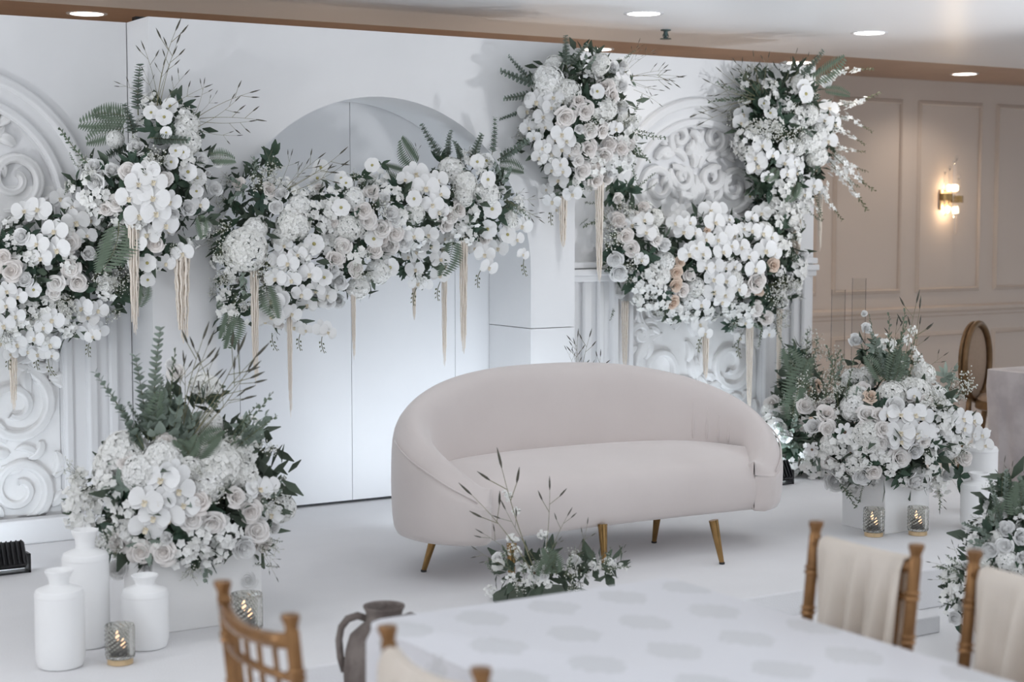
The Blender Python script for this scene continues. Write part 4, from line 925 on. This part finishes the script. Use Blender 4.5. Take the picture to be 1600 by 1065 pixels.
# ---- crescent on the right panel
A4=Arr('floral_crescent','full white and peach floral crescent across the right carved panel','hanging flower arrangements',tuple(onY(1105,420,7.55)),
 [B(968,300,28,30,7.5,.08),B(975,380,34,60,7.47,.1),B(1010,380,50,60,7.45,.13),B(1030,430,55,55,7.45,.13),B(1090,390,60,65,7.43,.15),B(1110,440,60,50,7.43,.14),B(1160,400,55,65,7.43,.15),B(1195,400,40,70,7.45,.14),B(1180,470,50,40,7.46,.12),B(1225,410,30,80,7.48,.1),B(1080,475,60,25,7.48,.09)],WF,4,7.58)
A4.flowers("""R967,345,24;1004,325,20;978,369,24;1025,374,22;986,389,26;1076,429,20;1181,440,32;1181,482,23;1197,497,24;1066,454,22;965,310,18;1165,452,22|P1057,425,21;1056,445,21;1062,410,16;1050,472,25;1185,455,18;1208,414,22;1105,360,14
|N1254,398,21;1232,451,21;1224,473,20;969,452,30;967,425,32;961,405,28;1037,382,24;982,337,20;958,339,20|H1027,337,28;1041,407,34;1086,450,32;1037,432,28;1199,357,30;1150,436,32;1075,472,32;1020,360,24;1240,345,28
|O1005,346,26;988,353,26;1008,364,28;1062,346,30;1068,364,28;1084,365,20;1077,350,20;1107,333,32;1118,330,28;1134,346,20;1113,350,32;1127,366,28;1118,375,26;1138,362,22;1147,371,22;1125,393,28;1138,384,22;1156,387,26;1168,400,24;1172,344,22;1190,337,26;1172,362,24;1188,366,28;1201,372,24;1192,391,32;1177,418,30;1075,396,30;1086,387,24;1095,396,26;1100,416,26;1113,414,26;1131,420,18;1145,418,18;1113,436,28;1132,438,26;1113,454,30;1129,459,28;1150,450,26;1125,468,26;1091,504,24;1100,518,20;1156,526,18;1199,519,20;1001,404,22;1095,472,24;1060,330,22;1050,350,24;1100,375,24;1160,360,22;1205,395,22;1165,500,20
|S1017,432;1003,468;1075,490;1224,384;1240,362;1249,423;1023,450;1138,490;1165,490;1210,340;1030,470;1050,490;1110,490;1235,330;1245,440;1000,445|G956,366,40;956,380,38;1201,463,38;1210,445,40;1215,501,36;985,410;1212,470;1220,440;1235,440;975,335
|L996,425;1107,387,34;1008,454;1147,508;1050,488;1188,468;1225,350;1215,330;1030,460;985,440;955,390;960,300;985,295;1150,500;1240,400;1020,400;1205,470|D1150,500,1140,520,1;965,430,945,425,.8;1170,500,1185,515,.8|B1000,300,984,258;995,295,1018,268;1005,300,1025,290;920,340,905,350;945,320,915,315,1.2;955,340,905,348,1.2;1190,500,1188,540;1210,500,1215,545;1165,510,1150,545;960,470,958,500;1040,480,1036,505|W1040,480,1055,500|K1100,522;1155,530
|T975,472,578,12;1103,525,592,11;1172,505,642,12;1218,485,642,9;1240,340,420,10""")
A4.fill({'S':(26,.07,.11,.98),'G':(14,.09,.13,1.0),'L':(22,.08,.12,.88),'N':(8,.045,.06,.96),'R':(6,.06,.075,.96)},1200)
# ---- top right cluster
A5=Arr('floral_corner_cluster','loose white floral cluster with trailing sprays at the top right corner','hanging flower arrangements',tuple(onY(1225,200,7.55)),
 [B(1190,150,42,45,7.5,.1),B(1240,150,50,50,7.45,.14),B(1200,215,48,50,7.45,.14),B(1260,215,45,60,7.43,.14),B(1205,270,38,40,7.47,.11),B(1250,270,34,40,7.46,.11),B(1215,320,32,35,7.5,.08)],WF,5)
A5.flowers("""C1191,161,18;1202,180,20;1256,147,26;1285,130,19;1173,308,17;1252,135,20|H1253,128,28;1266,175,36;1268,220,38;1280,246,36;1229,341,30;1184,342,28;1245,230,28;1285,205,28
|O1163,175,26;1161,194,24;1190,226,26;1184,254,30;1181,243,26;1198,277,20;1226,229,24;1223,251,26;1235,254,24;1247,257,20;1285,190,24;1291,172,28;1299,195,24;1205,240,20;1268,288,24;1277,297,16;1226,271,20;1240,270,20;1290,220,26;1255,300,22;1180,265,22
|S1204,142;1220,297;1212,327;1173,209;1156,223;1195,205,30;1210,195,28;1240,185;1225,330;1195,330;1250,320;1165,240;1230,165,26|G1200,210,40;1210,205;1240,210,38;1180,200;1155,190,44;1148,180;1225,215;1195,195
|V1292,122,1360,104,.9;1298,168,1374,160,.9;1300,180,1362,202,.9;1302,225,1348,240,.9;1305,240,1346,278,.9;1298,258,1350,332,.9;1285,285,1310,348,.9;1300,240,1352,308,.9;1262,300,1284,342,.9;1298,200,1350,225,.9;1295,250,1330,300,.9;1240,320,1262,350,.9;1202,160,1206,125,.7
|L1215,184;1230,172;1200,195;1185,172;1258,142;1230,200;1218,165;1240,165;1205,170;1195,150;1245,195;1225,185;1240,250;1190,300;1180,320;1240,290;1205,300;1210,150;1180,150|F1243,280,1240,320,1.2;1265,128,1322,102,.8;1285,140,1326,142,.7;1215,260,1200,290|D1250,195,1265,215,.8;1245,265,1255,285,.9|E1248,120,1286,88,1.3
|W1178,155,1073,172;1178,155,1095,138;1175,160,1086,186;1180,150,1113,118;1190,145,1165,86;1192,145,1192,84;1185,150,1148,90;1185,150,1155,108;1225,130,1250,82;1230,130,1268,84;1200,145,1170,110;1180,150,1105,140;1180,155,1110,165;1190,145,1158,98|B1178,155,1105,150,.7;1178,150,1112,135,.7;1180,155,1120,155,.7;1270,300,1285,335;1255,320,1275,350|T1282,302,392,8;1248,330,420,10""")
A5.fill({'S':(18,.07,.11,.98),'G':(10,.09,.13,1.0),'L':(30,.08,.12,.92),'N':(4,.045,.055,.96)},1000)
# ---- left floor bouquet
c=Vector((2.21,PL.y+.16,0)); c.z=atd(268,772,(Vector((c.x,c.y,.6))-O).dot(fw)).z; k6=6.1/F_PX
A6=Arr('floor_bouquet','large white floor bouquet on the left plinth beside the vases','floor bouquets',(c.x,c.y,STG+.30),
 [Blob(c+Vector((0,0,.0)),(.33,.27,.24)),Blob(c+Vector((-.14,-.03,.06)),(.22,.22,.22)),Blob(c+Vector((.16,.0,.04)),(.24,.22,.24)),Blob(c+Vector((.0,-.02,-.12)),(.33,.24,.16)),Blob(c+Vector((0,.05,.28)),(.13,.12,.16))],(-.45,-.88,.15),6)
A6.flowers("""H183,699,76;214,737,58;256,710,62;345,718,86;387,737,48;326,756,56;160,725,52;370,700,50;300,730,46|O229,780,46;276,764,44;264,806,46;229,818,46;252,749,48;287,787,42;241,803,42;399,764,40;418,799,36;250,780,40;270,740,40;415,760,32
|R310,783,40;299,810,36;333,816,38;220,861,36;256,862,38;187,847,36;391,799,34;401,830,38;368,776,30;276,583,28|N381,855,38;354,899,36;385,905,42;258,895,34;260,841,24;428,824,22;233,885,32;183,890,32;268,568,20
|S125,756,44;152,795,46;118,803,46;197,803,44;137,830,44;287,868,44;318,837,44;306,857;345,830,44;337,868,40;130,776,44;156,741,44;200,830,36;360,840,40;170,770,40;110,780,36;390,770,34;150,850,36|G410,780,50;415,850,44;330,690,50;120,740,44;300,740
|L183,795,60;175,826,56;291,837,56;191,868,50;272,850,50;326,887,54;220,840,44;330,800,44;165,860;300,880;160,810|D250,690,250,610,.8;270,690,275,620,.9;240,690,232,640,.9;290,690,300,645,.9;300,690,262,650,.8;365,700,425,655,.8;370,700,405,670,.9;330,880,318,905,1.3;280,680,300,660,.9
|E232,690,222,560,.8;242,690,235,520,.65;225,700,160,580,.6;215,700,190,640,.7;252,660,258,590,.8;230,680,205,630,.8|J250,630,44;272,640,44;246,655,46;295,660,46;283,680,44;230,650,40;265,690,40;320,670,40;385,665,44;400,680,40;235,620,36|F240,690,236,610,.7;305,720,325,670,1.3;300,720,290,680,1.3;290,710,320,690,1.2;310,700,340,660
|W280,680,310,508;285,680,300,555;290,680,330,545;295,690,392,560;290,685,405,545;300,690,370,600;295,690,402,532;300,690,412,575;280,670,275,560;285,670,320,520;290,680,350,600;288,680,340,575;410,770,445,758;415,790,446,795;410,800,440,770;400,850,440,880;405,860,442,900
|B350,710,425,615,.7;350,700,400,625,.7;360,710,428,640,.7;230,680,180,640,.6;225,690,165,600,.5;265,670,268,545,.5;420,840,440,850;385,880,430,880""")
A6.fill({'S':(30,.09,.13,1.0),'G':(10,.11,.15,1.02),'L':(10,.10,.13,.90),'J':(16,.12,.16,.97),'H':(8,.12,.16,.9),'R':(12,.075,.09,.97)},1000,(.06,.11),True)
obj('container',MB().lathe([(.10,0),(.13,.01),(.15,.10),(.145,.10),(.12,.015)],24).mesh('container',M['ceramic'],'auto'),A6.o)
# ---- right floor bouquet
c=Vector((PR.x+.145,PR.y+.145,0)); c.z=atd(1390,668,(Vector((c.x,c.y,.6))-O).dot(fw)).z
A7=Arr('floor_bouquet','large white floor bouquet on the right plinth behind two candle glasses','floor bouquets',(c.x,c.y,STG+.29),
 [Blob(c+Vector((0,0,.0)),(.33,.29,.24)),Blob(c+Vector((-.14,.08,-.03)),(.24,.22,.20)),Blob(c+Vector((.18,-.03,.0)),(.22,.22,.22)),Blob(c+Vector((.0,-.02,-.13)),(.32,.25,.15)),Blob(c+Vector((0,.05,.28)),(.13,.12,.15))],(-.45,-.88,.15),7)
A7.flowers("""H1331,594,36;1347,594,36;1338,612,38;1329,632,42;1394,610,48;1437,605,54;1448,585,38;1466,614,36;1354,677,46;1363,693,38;1293,697,32;1489,704,36;1415,598,36|R1354,648,30;1380,670,28;1373,648,22;1291,647,28;1293,670,26;1378,691,24;1442,686,28;1405,715,34;1349,607,22;1507,715,24;1257,634,26|P1360,620,24
|N1398,635,34;1347,743,31;1304,752,34;1430,747,31;1479,739,28;1430,704,28;1271,666,27;1300,730,22;1444,763,24;1350,490,11;1354,513,19;1336,531,22|O1405,650,36;1426,650,34;1437,652,32;1405,675,38;1428,677,40;1441,675,32;1405,688,32;1425,622,22;1516,657,28;1516,677,28;1498,655,32;1500,668,28;1529,679,24;1534,695,24;1385,650,24
|Q1320,675,28;1329,708,22;1454,672,26;1269,702,22;1462,690,24|S1453,720,36;1349,709,36;1381,709;1412,754,22;1315,736;1372,760;1469,758;1484,639;1270,729;1310,700;1340,690;1480,680;1475,660;1500,690;1390,725;1330,760,28;1290,720|G1448,632,44;1505,594,44;1489,607,44;1500,612,40;1313,619,40;1279,625,40;1465,635;1300,590;1260,600
|L1365,634,44;1376,718,50;1318,693,46;1354,718,48;1453,702,44;1505,747,40;1360,700;1390,640;1340,735;1470,720;1300,690;1400,735|D1400,590,1395,550,.8;1395,590,1410,560,.8;1375,590,1372,530,.6;1465,600,1495,575,.8;1300,600,1310,570,.7;1410,590,1420,560,.7|E1385,600,1365,520,.6;1390,600,1400,535,.6|B1378,600,1337,536,.35;1382,600,1354,516,.3;1384,600,1350,494,.3
|J1395,565,34;1405,580,36;1370,540,30;1480,584,36;1385,585,34|L1370,555,30;1378,570,30|F1380,600,1355,550,.8;1390,600,1388,540,.7;1395,600,1415,550,.8|B1385,600,1405,500,.5;1400,600,1430,520,.5;1405,600,1440,555,.6;1385,600,1395,490,.5;1310,640,1300,540,.6;1320,640,1325,560,.6;1310,740,1322,796,1.2;1305,745,1330,790,1.2;1465,750,1472,795;1350,755,1335,780;1395,600,1420,485,.5;1290,620,1275,560,.7;1280,630,1255,570,.6|W1410,590,1416,458;1415,590,1452,474;1420,590,1445,500;1430,590,1472,548;1395,590,1385,500;1460,745,1470,800;1480,740,1500,770|S1415,530,18;1430,550,18;1438,565,18;1425,515,16""")
A7.fill({'S':(30,.09,.13,1.0),'G':(10,.11,.15,1.02),'L':(24,.12,.16,.92),'J':(10,.11,.15,.97),'H':(8,.12,.15,.9),'R':(12,.075,.09,.97)},1000,(.06,.11),True)
obj('container',MB().lathe([(.09,0),(.115,.01),(.13,.10),(.125,.10),(.10,.015)],24).mesh('container',M['ceramic'],'auto'),A7.o)
# ---- bouquet at the right end of the backdrop
q=onZ(1240,738,STG)
A8=Arr('floor_bouquet','upright green and white bouquet at the right end of the backdrop','floor bouquets',(q.x,q.y,STG),
 [B(1225,690,32,48,None,.13,9.55),B(1252,660,36,80,None,.14,9.6),B(1248,590,22,50,None,.1,9.65),B(1285,690,35,50,None,.12,9.5)],(-.5,-.86,.1),8)
A8.flowers("""R1250,625,27;1207,630,25;1252,666,24;1225,640,20;1210,718,22|N1210,650,24;1226,682,24;1222,718,24;1200,690,20;1215,665,24;1286,640,22;1265,630,18|P1262,610,16;1278,600,16;1270,655,14|H1216,668,24;1200,640,22|Q1330,680,20|S1265,705;1270,728;1235,725;1290,715;1300,690;1200,665|G1262,560,40;1255,545,36;1265,530,36;1250,575,36;1275,640,34;1300,560,40;1310,580,40;1290,585,36;1280,550|L1240,700;1250,690;1260,680;1245,710;1225,700;1240,610;1260,720
|J1225,655,36;1238,690,36;1210,680,32|F1245,640,1236,560,1.0;1240,660,1228,600,1.1;1248,600,1240,540,1.2|B1255,600,1262,515,.7;1250,600,1245,530,.7;1260,600,1280,530,.7;1285,640,1300,545,.7;1290,640,1320,555,.7;1295,640,1335,570,.7;1240,620,1225,565,.8|D1230,690,1215,660,.9;1235,680,1245,650,.9;1230,700,1240,690,1""")
A8.fill({'S':(18,.10,.14,1.0),'G':(10,.11,.15,1.02),'L':(26,.12,.17,.95)},900,(.06,.1),True)
# ---- bouquet cut by the right edge
q=atd(1575,960,6.35)
A9=Arr('floor_bouquet','white ranunculus and greenery bouquet cut by the right edge','floor bouquets',(q.x,q.y,0),
 [B(1575,865,55,55,None,.17,6.35),B(1580,930,75,50,None,.2,6.3),B(1585,800,38,60,None,.13,6.4),B(1640,880,60,80,None,.17,6.35),B(1525,920,32,40,None,.1,6.3)],(-.5,-.86,.15),9)
A9.flowers("""N1571,826,29;1570,853,29;1548,860,29;1595,839,29;1491,966,24;1522,863,24;1598,870,24;1510,885,22;1620,850,30;1630,890,30|H1572,877,34;1553,838,24;1540,880,26;1595,890,30|S1482,889,34;1485,940,36;1488,915,36;1500,930,30;1575,785,30;1595,790,28;1520,910,34;1590,815,24|L1592,863,44;1590,850;1560,870;1530,890;1600,800;1500,950,30;1540,910;1495,975,34
|E1548,835,1503,817,.8;1560,810,1545,752,.8;1575,810,1562,735,.7;1565,820,1550,775,.9|D1545,850,1512,842,.9;1550,845,1525,830,1;1560,830,1538,800,.8;1595,790,1585,745,.8|F1590,810,1578,745,1.2;1595,810,1600,750,1.1;1555,820,1545,785,1.2|W1500,895,1448,868;1505,890,1478,846;1500,900,1448,912;1565,780,1555,715;1575,780,1570,722
|B1510,890,1470,862,.8;1505,895,1452,885,.8;1505,910,1460,905,.8;1510,905,1475,875,.8;1500,930,1465,945,.8;1585,800,1575,740,.8""")
A9.fill({'S':(14,.09,.13,1.0),'G':(6,.10,.13,1.02),'L':(24,.12,.16,.95),'N':(6,.06,.07,.98)},800,(.06,.1),True)
obj('container',MB().lathe([(.11,0),(.13,.01),(.15,max(.1,q.z-.02)),(.14,max(.1,q.z-.02)),(.11,.02)],24).mesh('container',M['ceramic'],'auto'),A9.o)
# ---- low meadow bouquet in front of the sofa
q=onZ(850,938,STG)
A10=Arr('low_bouquet','low wild bouquet of grasses and small white blooms before the sofa','floor bouquets',(q.x,q.y,STG),
 [B(825,890,55,28,None,.12,6.30),B(870,895,45,24,None,.11,6.28),B(940,885,36,16,None,.08,6.32)],(-.5,-.85,.2),10)
A10.flowers("""S818,885,20;828,905,22;800,842,18;805,862,18;849,835,16;765,925,20;930,880,18;955,875,18;975,885,14;795,905,22;850,910,22|N850,862,16;898,875,22;855,888,18;778,872,20;868,872,10;810,882,12;850,900,16|H776,880,22;899,874,24|Q835,895,22
|G800,870,34;860,880,34;945,885,34;890,895|W835,890,762,715;830,890,744,746;850,880,870,752;855,880,878,792;900,880,928,815;840,880,775,790;845,885,868,835;820,885,756,818;960,885,972,850;925,890,922,858;800,890,735,862;880,890,915,850|S795,775,14;807,797,14;790,770,12|F870,900,862,850;845,905,850,860
|B800,900,790,858,1.2;860,900,872,860,1.2;780,900,752,880,1.2;880,900,900,870,1.2;830,900,835,870,1.2;845,905,860,870,1.2;940,890,960,862,1.2;950,890,980,880,1.2;930,890,935,865;820,905,810,870,1.2""")
A10.fill({'G':(5,.08,.1,1.02)},130,(.05,.09),True)
obj('moss_tray',MB().lathe([(.18,0),(.20,.005),(.20,.02),(.17,.028)],28).mesh('moss_tray',M['core'],'auto'),A10.o)
# ---- grass clump behind the sofa
q=atd(905,700,8.1)
A11=Arr('grass_clump','few dry grass stalks rising behind the sofa back','floor bouquets',(q.x,q.y,STG),[B(905,640,20,60,None,.05,8.1)],(-.5,-.85,.1),11)
A11.flowers("W903,600,893,518;905,600,915,516;902,590,888,540;908,600,906,530;912,610,920,562;925,620,948,552;905,600,900,545;910,600,930,570|B905,640,905,580;910,650,915,590")
A11.fill({},60,(.05,.1),True)
obj('pot',MB().lathe([(.06,0),(.075,.01),(.085,.16),(.078,.16),(.065,.02)],20).mesh('pot',M['ceramic'],'auto'),A11.o)
